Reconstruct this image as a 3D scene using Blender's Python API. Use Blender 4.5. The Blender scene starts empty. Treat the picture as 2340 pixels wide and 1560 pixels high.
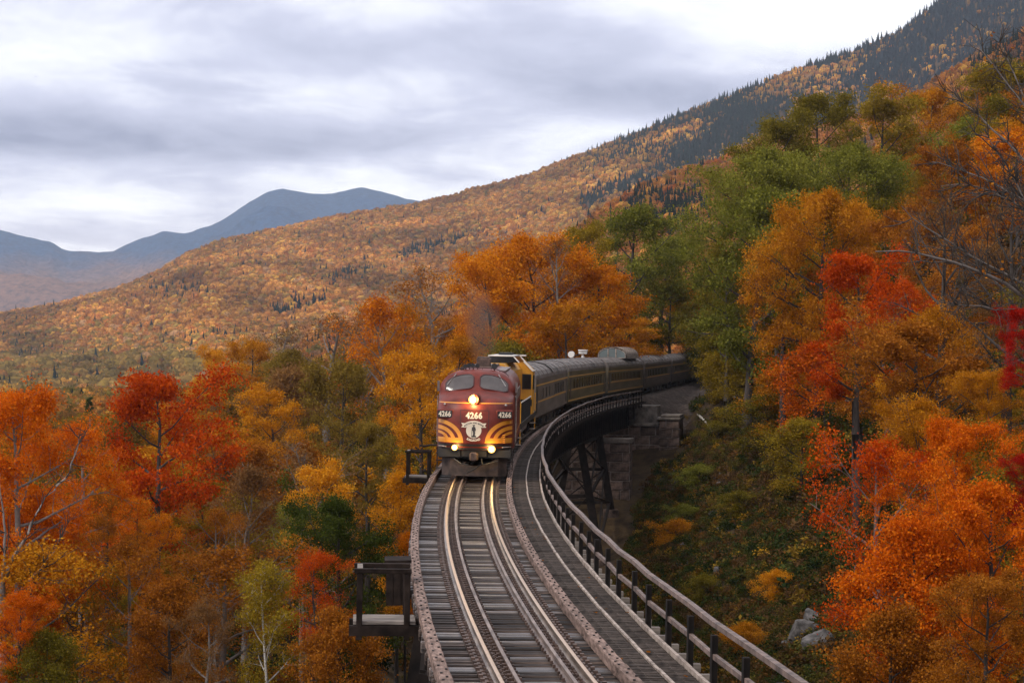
import bpy, bmesh, math, random
import numpy as np
from mathutils import Vector, Matrix, Euler

# ------------------------------------------------------------------ camera, sky, sun, exposure
sc = bpy.context.scene
C = sc.collection
R = math.radians
CAM_H = 5.45          # metres above the rail heads
FPX = 4000.0          # focal length in pixels of the 2340 wide photograph
cd = bpy.data.cameras.new('camera'); cam = bpy.data.objects.new('camera', cd); C.objects.link(cam)
cam.location = (0, 0, CAM_H); cam.rotation_euler = (R(90), 0, 0)
cd.sensor_width = 36.0; cd.lens = 36.0 * FPX / 2340.0
cd.clip_start = 0.5; cd.clip_end = 40000
sc.camera = cam

SUN_EL, SUN_AZ = R(46), R(238)      # azimuth clockwise from +Y (the view direction)
w = bpy.data.worlds.new('World'); sc.world = w; w.use_nodes = True
nt = w.node_tree; nt.nodes.clear(); N = nt.nodes; L = nt.links
def nd(t, **k):
    n = N.new(t)
    for a, b in k.items(): setattr(n, a, b)
    return n
def mth(op, a, b=None, c=None):
    n = nd('ShaderNodeMath', operation=op)
    for i, v in enumerate((a, b, c)):
        if v is None: continue
        if isinstance(v, (int, float)): n.inputs[i].default_value = v
        else: L.new(v, n.inputs[i])
    return n.outputs[0]
out = nd('ShaderNodeOutputWorld'); bg = nd('ShaderNodeBackground'); bg.inputs['Strength'].default_value = 0.1
sky = nd('ShaderNodeTexSky', sky_type='NISHITA'); sky.sun_disc = False
sky.sun_elevation = SUN_EL; sky.sun_rotation = SUN_AZ
tc = nd('ShaderNodeTexCoord'); sp = nd('ShaderNodeSeparateXYZ'); L.new(tc.outputs['Generated'], sp.inputs[0])
zc = mth('MAXIMUM', sp.outputs[2], 0.0)
zz = mth('ADD', zc, 0.075)
u_ = mth('DIVIDE', sp.outputs[0], zz); v_ = mth('DIVIDE', sp.outputs[1], zz)
def cloud(su, sv, off, detail, rough, dist):
    cx = nd('ShaderNodeCombineXYZ')
    L.new(mth('MULTIPLY_ADD', u_, su, off[0]), cx.inputs[0]); L.new(mth('MULTIPLY_ADD', v_, sv, off[1]), cx.inputs[1]); cx.inputs[2].default_value = off[2]
    n = nd('ShaderNodeTexNoise'); n.inputs['Scale'].default_value = 1.0; n.inputs['Detail'].default_value = detail
    n.inputs['Roughness'].default_value = rough; n.inputs['Distortion'].default_value = dist
    L.new(cx.outputs[0], n.inputs['Vector']); return n.outputs['Fac']
big = cloud(0.55, 0.40, (8.1, 4.7, 2.0), 2.0, 0.45, 0.2)
mid = cloud(1.9, 1.35, (7.3, 2.2, 4.0), 9.0, 0.62, 0.3)
cxp = nd('ShaderNodeCombineXYZ'); L.new(mth('MULTIPLY', sp.outputs[0], 11.0), cxp.inputs[0]); L.new(mth('MULTIPLY', sp.outputs[2], 26.0), cxp.inputs[2]); L.new(mth('MULTIPLY', sp.outputs[1], 11.0), cxp.inputs[1])
puff = nd('ShaderNodeTexNoise'); puff.inputs['Scale'].default_value = 1.0; puff.inputs['Detail'].default_value = 6.0; puff.inputs['Roughness'].default_value = 0.58; L.new(cxp.outputs[0], puff.inputs['Vector'])
dens = mth('ADD', mth('ADD', mth('MULTIPLY', big, 0.30), mth('MULTIPLY', mid, 0.56)), mth('MULTIPLY', puff.outputs['Fac'], 0.19))
# two long banks of darker cloud where the photograph has them, each broken up by the same noise
def bank(u0, v0, su, sv, amt):
    a = mth('POWER', mth('MULTIPLY', mth('SUBTRACT', u_, u0), 1.0 / su), 2.0)
    b = mth('POWER', mth('MULTIPLY', mth('SUBTRACT', v_, v0), 1.0 / sv), 2.0)
    e = mth('EXPONENT', mth('MULTIPLY', mth('ADD', a, b), -1.0))
    return mth('MULTIPLY', e, amt)
for args in ((-1.30, 5.15, 0.75, 0.55, 0.27), (-0.55, 5.3, 0.5, 0.3, 0.08), (0.42, 4.55, 0.55, 0.33, 0.24), (-0.35, 4.75, 0.28, 0.5, -0.12), (-0.35, 4.1, 0.4, 0.3, 0.12), (-2.2, 7.2, 1.8, 0.5, 0.15), (-1.6, 8.6, 2.0, 0.4, 0.12), (0.9, 3.9, 0.5, 0.5, -0.14), (-1.1, 4.05, 0.25, 0.3, -0.1)):
    dens = mth('ADD', dens, bank(*args))
rp = nd('ShaderNodeValToRGB'); L.new(dens, rp.inputs[0]); e = rp.color_ramp.elements
e[0].position = 0.40; e[0].color = (1.02, 1.015, 1.02, 1)
e[1].position = 0.86; e[1].color = (0.17, 0.18, 0.27, 1)
x = e.new(0.51); x.color = (0.79, 0.79, 0.85, 1)
x = e.new(0.61); x.color = (0.52, 0.525, 0.64, 1)
hz = nd('ShaderNodeMapRange'); L.new(zc, hz.inputs[0]); hz.inputs[1].default_value = 0.0; hz.inputs[2].default_value = 0.11
hz.inputs[3].default_value = 0.5; hz.inputs[4].default_value = 0.0; hz.interpolation_type = 'SMOOTHSTEP'
mxh = nd('ShaderNodeMix', data_type='RGBA'); L.new(hz.outputs[0], mxh.inputs[0]); L.new(rp.outputs[0], mxh.inputs[6]); mxh.inputs[7].default_value = (0.90, 0.84, 0.82, 1)
scl = nd('ShaderNodeMix', data_type='RGBA', blend_type='MULTIPLY'); scl.inputs[0].default_value = 1.0
L.new(mxh.outputs[2], scl.inputs[6]); scl.inputs[7].default_value = (10.8, 10.8, 10.8, 1)
mx = nd('ShaderNodeMix', data_type='RGBA'); mx.inputs[0].default_value = 0.93
L.new(sky.outputs[0], mx.inputs[6]); L.new(scl.outputs[2], mx.inputs[7]); L.new(mx.outputs[2], bg.inputs[0]); L.new(bg.outputs[0], out.inputs[0])

sd = bpy.data.lights.new('sun', 'SUN'); sd.energy = 1.5; sd.angle = R(14); sd.color = (1.0, 0.93, 0.83)
so = bpy.data.objects.new('sun', sd); C.objects.link(so)
sdir = Vector((math.sin(SUN_AZ) * math.cos(SUN_EL), math.cos(SUN_AZ) * math.cos(SUN_EL), math.sin(SUN_EL)))
so.rotation_euler = sdir.to_track_quat('Z', 'Y').to_euler(); so.location = (0, -20, 60)

sc.view_settings.view_transform = 'Standard'; sc.view_settings.look = 'None'; sc.view_settings.gamma = 1.0
sc.view_settings.exposure = 0.52; sc.view_settings.use_curve_mapping = False
cy = sc.cycles
cy.max_bounces = 6; cy.diffuse_bounces = 3; cy.glossy_bounces = 2; cy.transmission_bounces = 2; cy.transparent_max_bounces = 4; cy.volume_bounces = 0
cy.use_denoising = True; cy.caustics_reflective = False; cy.caustics_refractive = False
try: cy.denoising_prefilter = 'ACCURATE'
except Exception: pass
cy.sample_clamp_indirect = 6.0
sc.render.use_persistent_data = False

HAZE, HAZE_D = True, 6.0e-5
rng = np.random.default_rng(11)
random.seed(5)

# ------------------------------------------------------------------ helpers
def P(px, py, d):
    """the point d metres in front of the camera that the photograph shows at (px, py)"""
    return Vector(((px - 1170.0) / FPX * d, d, CAM_H - (py - 780.0) / FPX * d))
def smooth(a, b, x):
    t = np.clip((np.asarray(x, float) - a) / (b - a), 0, 1); return t * t * (3 - 2 * t)
def lerp(a, b, t): return a + (b - a) * t
_T = np.random.default_rng(77).random((8, 256, 256))
def vnoise(x, y, s, k=0):
    x = np.asarray(x, float) / s + 1000.3; y = np.asarray(y, float) / s + 1000.7
    xi = np.floor(x).astype(int); yi = np.floor(y).astype(int); fx = x - xi; fy = y - yi
    fx = fx * fx * (3 - 2 * fx); fy = fy * fy * (3 - 2 * fy); T = _T[k % 8]
    a = T[xi & 255, yi & 255]; b = T[(xi + 1) & 255, yi & 255]; c = T[xi & 255, (yi + 1) & 255]; d = T[(xi + 1) & 255, (yi + 1) & 255]
    return (a * (1 - fx) + b * fx) * (1 - fy) + (c * (1 - fx) + d * fx) * fy - 0.5
def fbm(x, y, s, k=0, o=4):
    t = 0; a = 1.0
    for i in range(o): t = t + a * vnoise(x, y, s, k + i); s *= 0.5; a *= 0.5
    return t

# the track: centre line x(d), its slope, and its small fall at the far abutment
def tx(d):
    d = np.asarray(d, float)
    a = -1.51 + (d - 66.7) ** 2 / 710.0
    b = -1.51 + np.clip(d - 66.7, 0, 93.3) ** 2 / 932.0 + 0.2003 * np.maximum(d - 160, 0)
    return np.where(d < 66.7, a, b)
def ts(d):
    return float(np.where(d < 66.7, (d - 66.7) / 355.0, min(max(d - 66.7, 0), 93.3) / 466.0))
def zg(d): return -0.2 * smooth(140, 176, d)
TILT = 0.02
def at(d, off, z):
    s = ts(d); n = math.hypot(1, s)
    return Vector((float(tx(d)) + off / n, d - off * s / n, z + float(zg(d)) - TILT * off))
def heading(d): return -math.atan(ts(d))

def tag(o, label=None, cat=None, group=None, kind=None):
    if label: o['label'] = label
    if cat: o['category'] = cat
    if group: o['group'] = group
    if kind: o['kind'] = kind
    return o
def empty(name, loc=(0, 0, 0), rot=(0, 0, 0), scale=(1, 1, 1), **k):
    o = bpy.data.objects.new(name, None); C.objects.link(o); o.location = loc; o.rotation_euler = rot; o.scale = scale
    o.empty_display_size = 0.3
    return tag(o, **k)
def link(name, me, m=None, parent=None, loc=(0, 0, 0), rot=(0, 0, 0), scale=(1, 1, 1), **k):
    o = bpy.data.objects.new(name, me); C.objects.link(o)
    o.location = loc; o.rotation_euler = rot; o.scale = scale
    if parent: o.parent = parent
    if m is not None:
        if len(me.materials) == 0: me.materials.append(m)
        if me.materials[0] is not m:
            o.material_slots[0].link = 'OBJECT'; o.material_slots[0].material = m
    return tag(o, **k)
class MB:
    def __init__(s): s.v = []; s.f = []; s.sm = False
    def add(s, vs, fs):
        n = len(s.v); s.v += [tuple(v) for v in vs]; s.f += [tuple(i + n for i in f) for f in fs]
    def box(s, c, size, M=None):
        x, y, z = (k / 2 for k in size)
        vs = [Vector((c[0] + a * x, c[1] + b * y, c[2] + g * z)) for a in (-1, 1) for b in (-1, 1) for g in (-1, 1)]
        if M is not None: vs = [M @ v for v in vs]
        s.add(vs, [(0, 1, 3, 2), (4, 6, 7, 5), (0, 4, 5, 1), (2, 3, 7, 6), (0, 2, 6, 4), (1, 5, 7, 3)])
    def bar(s, a, b, wd, ht, up=(0, 0, 1)):
        a = Vector(a); b = Vector(b); d = (b - a); l = d.length; d.normalize(); up = Vector(up)
        if abs(d.dot(up)) > 0.99: up = Vector((0, 1, 0))
        r = d.cross(up).normalized(); u = r.cross(d)
        vs = [p + r * (i * wd / 2) + u * (j * ht / 2) for p in (a, b) for i in (-1, 1) for j in (-1, 1)]
        s.add(vs, [(0, 1, 3, 2), (4, 6, 7, 5), (0, 4, 5, 1), (2, 3, 7, 6), (0, 2, 6, 4), (1, 5, 7, 3)])
    def tube(s, pts, rad, n=8, cap=True):
        pts = [Vector(p) for p in pts]; rad = rad if hasattr(rad, '__len__') else [rad] * len(pts); rings = []
        for i, p in enumerate(pts):
            d = (pts[min(i + 1, len(pts) - 1)] - pts[max(i - 1, 0)]).normalized()
            up = Vector((0, 0, 1)) if abs(d.z) < 0.9 else Vector((1, 0, 0))
            a = d.cross(up).normalized(); b = a.cross(d)
            rings.append([p + (a * math.cos(2 * math.pi * k / n) + b * math.sin(2 * math.pi * k / n)) * rad[i] for k in range(n)])
        vs = [v for r_ in rings for v in r_]; fs = []
        for i in range(len(pts) - 1):
            for k in range(n): fs.append((i * n + k, i * n + (k + 1) % n, (i + 1) * n + (k + 1) % n, (i + 1) * n + k))
        if cap: fs += [tuple(range(n))[::-1], tuple((len(pts) - 1) * n + k for k in range(n))]
        s.add(vs, fs)
    def mesh(s, name):
        me = bpy.data.meshes.new(name); me.from_pydata(s.v, [], s.f); me.update()
        if s.sm:
            me.polygons.foreach_set('use_smooth', [True] * len(me.polygons))
        bm = bmesh.new(); bm.from_mesh(me); bmesh.ops.recalc_face_normals(bm, faces=bm.faces); bm.to_mesh(me); bm.free()
        return me
    def build(s, name, m, parent=None, **k): return link(name, s.mesh(name), m, parent, **k)
def bevel_mesh(me, w, seg=1):
    bm = bmesh.new(); bm.from_mesh(me); bmesh.ops.bevel(bm, geom=list(bm.edges), offset=w, segments=seg, affect='EDGES', profile=0.5); bm.to_mesh(me); bm.free(); return me
def np_mesh(name, verts, faces, smooth_=False, tone=None):
    """verts (n,3), faces (m,k) arrays -> mesh, fast"""
    me = bpy.data.meshes.new(name); verts = np.asarray(verts, np.float32); faces = np.asarray(faces, np.int32); m, k = faces.shape
    me.vertices.add(len(verts)); me.vertices.foreach_set('co', verts.ravel())
    me.loops.add(m * k); me.loops.foreach_set('vertex_index', faces.ravel())
    me.polygons.add(m); me.polygons.foreach_set('loop_start', np.arange(0, m * k, k, dtype=np.int32))
    if smooth_: me.polygons.foreach_set('use_smooth', np.ones(m, bool))
    if tone is not None:
        a = me.attributes.new('tone', 'FLOAT', 'FACE'); a.data.foreach_set('value', np.asarray(tone, np.float32))
    me.update(calc_edges=True); return me

# ------------------------------------------------------------------ materials
def newmat(name):
    m = bpy.data.materials.new(name); m.use_nodes = True; t = m.node_tree; t.nodes.clear(); return m, t
def pmat(name, col, rough=0.6, metal=0.0, var=0.18, scale=4.0, bump=0.0, bscale=None, spec=0.5, rnd=0.0, col2=None, stretch=None, lo=0.35, hi=0.65):
    """principled, colour broken up by noise in object space (col..col2), optional bump and per-object brightness"""
    m, t = newmat(name); n = t.nodes; l = t.links
    o = n.new('ShaderNodeOutputMaterial'); b = n.new('ShaderNodeBsdfPrincipled'); l.new(b.outputs[0], o.inputs[0])
    b.inputs['Roughness'].default_value = rough; b.inputs['Metallic'].default_value = metal; b.inputs['Specular IOR Level'].default_value = spec
    c1 = [max(0, c * (1 - var)) for c in col]; c2 = [c * (1 + var) for c in col] if col2 is None else col2
    tcn = n.new('ShaderNodeTexCoord'); src = tcn.outputs['Object']
    if stretch:
        mp = n.new('ShaderNodeMapping'); mp.inputs['Scale'].default_value = stretch; l.new(src, mp.inputs[0]); src = mp.outputs[0]
    nz = n.new('ShaderNodeTexNoise'); nz.inputs['Scale'].default_value = scale; nz.inputs['Detail'].default_value = 6; nz.inputs['Roughness'].default_value = 0.62; l.new(src, nz.inputs['Vector'])
    rr = n.new('ShaderNodeValToRGB'); l.new(nz.outputs['Fac'], rr.inputs[0]); rr.color_ramp.elements[0].position = lo; rr.color_ramp.elements[1].position = hi
    rr.color_ramp.elements[0].color = (*c1, 1); rr.color_ramp.elements[1].color = (*c2, 1); cs = rr.outputs[0]
    if rnd:
        oi = n.new('ShaderNodeObjectInfo'); mr = n.new('ShaderNodeMapRange'); l.new(oi.outputs['Random'], mr.inputs[0]); mr.inputs[3].default_value = 1 - rnd; mr.inputs[4].default_value = 1 + rnd
        mm = n.new('ShaderNodeMix'); mm.data_type = 'RGBA'; mm.blend_type = 'MULTIPLY'; mm.inputs[0].default_value = 1
        l.new(cs, mm.inputs[6]); l.new(mr.outputs[0], mm.inputs[7]); cs = mm.outputs[2]
    l.new(cs, b.inputs['Base Color'])
    if bump:
        bn = n.new('ShaderNodeTexNoise'); bn.inputs['Scale'].default_value = bscale or scale * 4; bn.inputs['Detail'].default_value = 5; l.new(src, bn.inputs['Vector'])
        bp = n.new('ShaderNodeBump'); bp.inputs['Strength'].default_value = bump; bp.inputs['Distance'].default_value = 0.05; l.new(bn.outputs['Fac'], bp.inputs['Height']); l.new(bp.outputs[0], b.inputs['Normal'])
    return m
def emat(name, col, strength):
    m, t = newmat(name); o = t.nodes.new('ShaderNodeOutputMaterial'); e_ = t.nodes.new('ShaderNodeEmission'); t.links.new(e_.outputs[0], o.inputs[0])
    e_.inputs[0].default_value = (*col, 1); e_.inputs[1].default_value = strength; return m
def leafmat(name, stops, trans=0.35, instancer=False):
    """leaf: colour from a per-leaf value, a little gloss, light shining through"""
    m, t = newmat(name); n = t.nodes; l = t.links
    o = n.new('ShaderNodeOutputMaterial'); mixs = n.new('ShaderNodeMixShader'); b = n.new('ShaderNodeBsdfDiffuse'); tr = n.new('ShaderNodeBsdfTranslucent')
    if instancer:
        at_ = n.new('ShaderNodeAttribute'); at_.attribute_type = 'INSTANCER'; at_.attribute_name = 'tint'
        a2 = n.new('ShaderNodeAttribute'); a2.attribute_name = 'tone'
        mr = n.new('ShaderNodeMapRange'); l.new(a2.outputs['Fac'], mr.inputs[0]); mr.inputs[3].default_value = 0.62; mr.inputs[4].default_value = 1.38
        mm = n.new('ShaderNodeMix'); mm.data_type = 'RGBA'; mm.blend_type = 'MULTIPLY'; mm.inputs[0].default_value = 1
        l.new(at_.outputs['Color'], mm.inputs[6]); l.new(mr.outputs[0], mm.inputs[7]); cs = mm.outputs[2]
    else:
        a2 = n.new('ShaderNodeAttribute'); a2.attribute_name = 'tone'
        oi = n.new('ShaderNodeObjectInfo'); ad = n.new('ShaderNodeMath'); ad.operation = 'MULTIPLY_ADD'; l.new(oi.outputs['Random'], ad.inputs[0]); ad.inputs[1].default_value = 0.16; 
        l.new(a2.outputs['Fac'], ad.inputs[2])
        rr = n.new('ShaderNodeValToRGB'); l.new(ad.outputs[0], rr.inputs[0]); es = rr.color_ramp.elements
        es[0].position = 0.08; es[0].color = (*stops[0], 1); es[1].position = 1.0; es[1].color = (*stops[2], 1); q = es.new(0.52); q.color = (*stops[1], 1); cs = rr.outputs[0]
    l.new(cs, b.inputs[0]); l.new(cs, tr.inputs[0]); mixs.inputs[0].default_value = trans
    l.new(b.outputs[0], mixs.inputs[1]); l.new(tr.outputs[0], mixs.inputs[2]); l.new(mixs.outputs[0], o.inputs[0]); return m

HUES = {
 'orange': ((.24, .044, .003), (.60, .158, .005), (.80, .34, .016)),
 'dorange': ((.26, .040, .003), (.62, .118, .005), (.80, .25, .014)),
 'obrown': ((.085, .055, .011), (.20, .128, .020), (.34, .22, .038)),
 'gorange': ((.26, .060, .003), (.62, .19, .006), (.80, .36, .018)),
 'redorange': ((.26, .024, .003), (.55, .068, .005), (.70, .17, .013)),
 'red': ((.20, .008, .005), (.42, .012, .008), (.52, .04, .012)),
 'amber': ((.20, .066, .005), (.47, .172, .008), (.68, .32, .022)),
 'gold': ((.36, .125, .005), (.62, .245, .01), (.76, .39, .03)),
 'rust': ((.13, .038, .006), (.32, .102, .010), (.52, .20, .022)),
 'brown': ((.10, .046, .017), (.21, .10, .033), (.33, .17, .055)),
 'olive': ((.065, .052, .006), (.165, .128, .012), (.29, .21, .028)),
 'yolive': ((.12, .080, .006), (.27, .175, .012), (.42, .29, .035)),
 'green': ((.068, .072, .009), (.175, .172, .021), (.31, .28, .046)),
 'dgreen': ((.020, .030, .006), (.050, .066, .011), (.10, .115, .018)),
}
LEAF = {k: leafmat('leaf_' + k, v) for k, v in HUES.items()}
M = {
 'bark': pmat('bark', (.042, .032, .026), .9, var=.4, scale=3, bump=.5, bscale=14, stretch=(1, 1, .25), rnd=.3),
 'pale_bark': pmat('pale_bark', (.17, .14, .12), .85, var=.3, scale=3, bump=.3, bscale=12, rnd=.2),
 'birch_bark': pmat('birch_bark', (.30, .27, .23), .8, var=.3, scale=6, stretch=(1, 1, 4), col2=(.62, .58, .52)),
 'tie': pmat('tie_wood', (.016, .010, .008), .6, var=.45, scale=2.2, stretch=(.5, 6, 6), col2=(.15, .108, .087), bump=.45, bscale=9, rnd=.6, spec=.12, lo=.4, hi=.72),
 'wet_tie': pmat('worn_glossy_tie_wood', (.03, .022, .019), .3, var=.45, scale=2.2, stretch=(.5, 6, 6), col2=(.17, .13, .11), bump=.45, bscale=9, rnd=.5, spec=.5),
 'timber': pmat('edge_timber', (.12, .078, .062), .8, var=.3, scale=3.5, stretch=(3, .8, 3), col2=(.30, .205, .168), bump=.35, bscale=10, rnd=.22, spec=.15),
 'rust_steel': pmat('rusty_steel', (.075, .045, .034), .62, .35, var=.4, scale=5, col2=(.17, .105, .08), rnd=.12),
 'rail_side': pmat('rail_steel', (.20, .145, .11), .38, .75, var=.25, scale=6, stretch=(1, .2, 1), col2=(.46, .36, .28)),
 'guard_rail': pmat('guard_rail_steel', (.13, .09, .075), .5, .5, var=.25, scale=6, stretch=(1, .2, 1), col2=(.32, .24, .20)),
 'black_steel': pmat('black_steel', (.009, .007, .006), .75, .0, var=.4, scale=2, col2=(.024, .017, .014), spec=.15),
 'hand_rail': pmat('handrail_steel', (.065, .042, .034), .6, .0, var=.25, scale=5, col2=(.21, .142, .115), rnd=.1),
 'grating': pmat('walkway_grating', (.035, .027, .023), .72, .0, var=.3, scale=4, col2=(.11, .086, .072), rnd=.25, spec=.08),
 'strip': pmat('walkway_strip', (.18, .135, .108), .65, .0, var=.2, scale=5, col2=(.48, .385, .32), rnd=.1),
 'stone': pmat('granite', (.055, .037, .028), .9, var=.4, scale=2.0, col2=(.15, .102, .080), bump=.8, bscale=5, rnd=.35, spec=.15),
 'mortar': pmat('mortar', (.20, .16, .135), .9, var=.2, scale=6),
 'concrete': pmat('concrete', (.075, .058, .045), .85, var=.25, scale=1.6, col2=(.20, .162, .132), bump=.2),
 'rock': pmat('boulder_rock', (.038, .034, .032), .9, var=.4, scale=2.2, col2=(.15, .135, .128), bump=.9, bscale=5),
 'plank': pmat('grey_plank', (.13, .105, .088), .7, var=.25, scale=3, stretch=(.6, 6, 6), col2=(.27, .225, .19), rnd=.15, spec=.2),
 'dark_wood': pmat('dark_creosoted_timber', (.014, .009, .007), .85, var=.35, scale=3, col2=(.034, .023, .018), spec=.1),
 'maroon': pmat('maroon_paint', (.085, .011, .006), .45, var=.2, scale=1.6, col2=(.17, .024, .013), lo=.25, hi=.6, spec=.3),
 'maroon_dark': pmat('maroon_paint_worn', (.060, .012, .013), .5, var=.2, scale=3),
 'roof_metal': pmat('sooty_roof_metal', (.13, .095, .085), .45, .2, var=.3, scale=2, col2=(.26, .20, .18)),
 'gold': pmat('gold_stripe_paint', (.62, .24, .022), .4, var=.08, scale=4),
 'cream': pmat('cream_paint', (.72, .62, .47), .5, var=.06, scale=5),
 'ink': pmat('dark_print', (.045, .035, .032), .6, var=.1),
 'black': pmat('black_paint', (.012, .011, .011), .5, var=.2),
 'dirty': pmat('dirty_plow_steel', (.030, .023, .021), .65, .1, var=.35, scale=2.6, col2=(.075, .052, .044), spec=.2),
 'yellow': pmat('yellow_locomotive_paint', (.62, .27, .012), .4, var=.12, scale=2.5, col2=(.72, .33, .02)),
 'glass': pmat('dark_window_glass', (.012, .011, .012), .12, var=.1, spec=.35),
 'grey_glass': pmat('windshield_glass', (.085, .072, .068), .15, var=.25, scale=1.2, spec=.45),
 'dome_glass': pmat('dome_glass', (.11, .14, .14), .1, var=.15, scale=1.0, spec=.7),
 'white': pmat('white_paint', (.72, .68, .62), .45, var=.05),
 'steel': pmat('bare_steel', (.42, .38, .35), .35, .8, var=.12),
 'lens_halo': emat('headlight_halo_glow', (1.0, .50, .10), 4.0),  # emissive ring standing in for the warm halo round a lit lens
 'lens': emat('lit_headlight', (1.0, .80, .42), 34.0),
 'rail_top': pmat('polished_rail_head', (.66, .46, .30), .32, 1.0, var=.08, scale=3),
 'bolt': pmat('bolt_heads', (.028, .02, .018), .6, .4, var=.3),
}
def carmat(name, c, c2, rough=.5): return pmat(name, c, rough, .1, var=.15, scale=.8, stretch=(1, .35, 2.2), col2=c2)
M['car_a'] = carmat('grey_brown_car_paint', (.090, .071, .058), (.165, .134, .110))
M['car_b'] = carmat('olive_car_paint', (.080, .062, .030), (.135, .106, .056))
M['car_c'] = carmat('olive_dome_car_paint', (.080, .061, .036), (.132, .103, .063))
M['car_d'] = carmat('dark_brown_car_paint', (.045, .031, .026), (.082, .06, .05))
M['car_roof'] = pmat('weathered_car_roof', (.068, .053, .047), .6, .0, var=.3, scale=.9, col2=(.17, .138, .122), stretch=(2, .5, 2))
M['stripe_car'] = pmat('faded_gold_stripe', (.50, .26, .06), .5, var=.12)

def groundmat(name, stops, scale, bump=.6):
    m, t = newmat(name); n = t.nodes; l = t.links
    o = n.new('ShaderNodeOutputMaterial'); b = n.new('ShaderNodeBsdfPrincipled'); l.new(b.outputs[0], o.inputs[0]); b.inputs['Roughness'].default_value = .95; b.inputs['Specular IOR Level'].default_value = .1
    tcn = n.new('ShaderNodeTexCoord'); a = n.new('ShaderNodeTexNoise'); a.inputs['Scale'].default_value = scale; a.inputs['Detail'].default_value = 10; a.inputs['Roughness'].default_value = .7; l.new(tcn.outputs['Object'], a.inputs['Vector'])
    rr = n.new('ShaderNodeValToRGB'); l.new(a.outputs['Fac'], rr.inputs[0]); es = rr.color_ramp.elements
    es[0].position = .3; es[0].color = (*stops[0], 1); es[1].position = .72; es[1].color = (*stops[-1], 1)
    for i, s_ in enumerate(stops[1:-1]):
        q = es.new(.3 + .42 * (i + 1) / (len(stops) - 1)); q.color = (*s_, 1)
    l.new(rr.outputs[0], b.inputs['Base Color'])
    bp = n.new('ShaderNodeBump'); bp.inputs['Strength'].default_value = bump; bp.inputs['Distance'].default_value = .3; l.new(a.outputs['Fac'], bp.inputs['Height']); l.new(bp.outputs[0], b.inputs['Normal']); return m
M['ground'] = groundmat('leaf_litter', ((.010, .007, .005), (.032, .020, .011), (.060, .038, .018), (.028, .028, .010)), .6)
M['ballast'] = groundmat('ballast_gravel', ((.022, .016, .013), (.075, .056, .046), (.18, .142, .12)), 2.2, 1.0)
M['hill_floor'] = groundmat('forest_floor', ((.04, .025, .012), (.08, .045, .02), (.06, .05, .02)), .02, .3)

# ------------------------------------------------------------------ terrain
ZR = ([-60, 100, 125, 145, 158, 170, 180, 200, 230, 520], [-14, -14, -13, -9.8, -7.0, -4.6, -1.6, -.8, .3, 2.5])
ZL = ([-60, 40, 130, 160, 190, 240, 340, 520], [-12, -12, -12, -8.5, -4, -3.5, -12, -20])
def hnear(x, y):
    x = np.asarray(x, float); y = np.asarray(y, float); rel = x - tx(y)
    zr = np.interp(y, *ZR); zl = np.interp(y, *ZL)
    right = zr + .64 * np.maximum(rel - 7, 0) - .35 * np.clip(7 - rel, 0, 12)
    left = zl - .10 * np.maximum(-rel - 6, 0); left = np.maximum(left, -26 + 0 * left)
    right = np.where((rel < 7) & (y > 148), zr - .12 * np.clip(7 - rel, 0, 12), right); t = smooth(-8, 2, rel); z = left * (1 - t) + right * t
    z = z + fbm(x, y, 14, 1, 3) * 1.5 + fbm(x, y, 3, 4, 2) * .35
    ar = np.abs(rel); e = smooth(171, 176.5, y)
    z2 = np.maximum(z, -.75 - np.maximum(ar - 2.6, 0) * .62); z2 = np.minimum(z2, -.75 + np.maximum(ar - 3.6, 0) * 1.3)
    return z * (1 - e) + z2 * e
def grid_mesh(name, xs, ys, zf, m, **k):
    X, Y = np.meshgrid(xs, ys); Z = zf(X, Y); v = np.stack([X.ravel(), Y.ravel(), Z.ravel()], 1)
    n, c = len(ys), len(xs); i = (np.arange(n - 1)[:, None] * c + np.arange(c - 1)[None]).ravel()
    return link(name, np_mesh(name, v, np.stack([i, i + 1, i + 1 + c, i + c], 1), True), m, kind='structure', **k)
grid_mesh('ground', np.concatenate([np.arange(-330, -60, 6), np.arange(-60, 90, 1.6), np.arange(90, 330, 6)]), np.concatenate([np.arange(-60, 260, 1.8), np.arange(260, 540, 5)]), hnear, M['ground'])

A_RIDGE = np.array([(-900, 860), (-300, 775), (0, 722), (130, 700), (270, 665), (370, 622), (430, 584), (500, 557), (620, 531), (760, 500), (960, 468), (1190, 410), (1400, 329), (1600, 248), (1800, 169), (1950, 118), (2050, 78), (2130, 18), (2200, -22), (2400, -140), (3000, -330)], float)
S_RIDGE = np.array([(600, 800), (1000, 742), (1150, 655), (1270, 575), (1330, 520), (1400, 478), (1480, 430), (1600, 388), (1700, 358), (1760, 322), (1900, 300), (2080, 235), (2150, 192), (2230, 142), (2340, 82), (2500, -20), (3000, -200)], float)
B_RIDGE = np.array([(-1500, 520), (-300, 480), (0, 525), (60, 540), (110, 553), (150, 573), (215, 577), (260, 573), (310, 550), (370, 528), (420, 532), (470, 518), (520, 495), (570, 460), (610, 438), (645, 430), (690, 437), (740, 443), (770, 438), (800, 430), (830, 428), (870, 436), (920, 450), (960, 457), (1100, 480), (1300, 500), (3000, 540)], float)
def z_of(px_py, px, D): return CAM_H + (780 - np.interp(px, px_py[:, 0], px_py[:, 1])) / FPX * D
def pxy(x, y): return 1170 + FPX * x / y
DA = lambda px: np.interp(px, [-300, 400, 1000, 2000, 2600], [2600, 2700, 3000, 2700, 2400])
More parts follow.
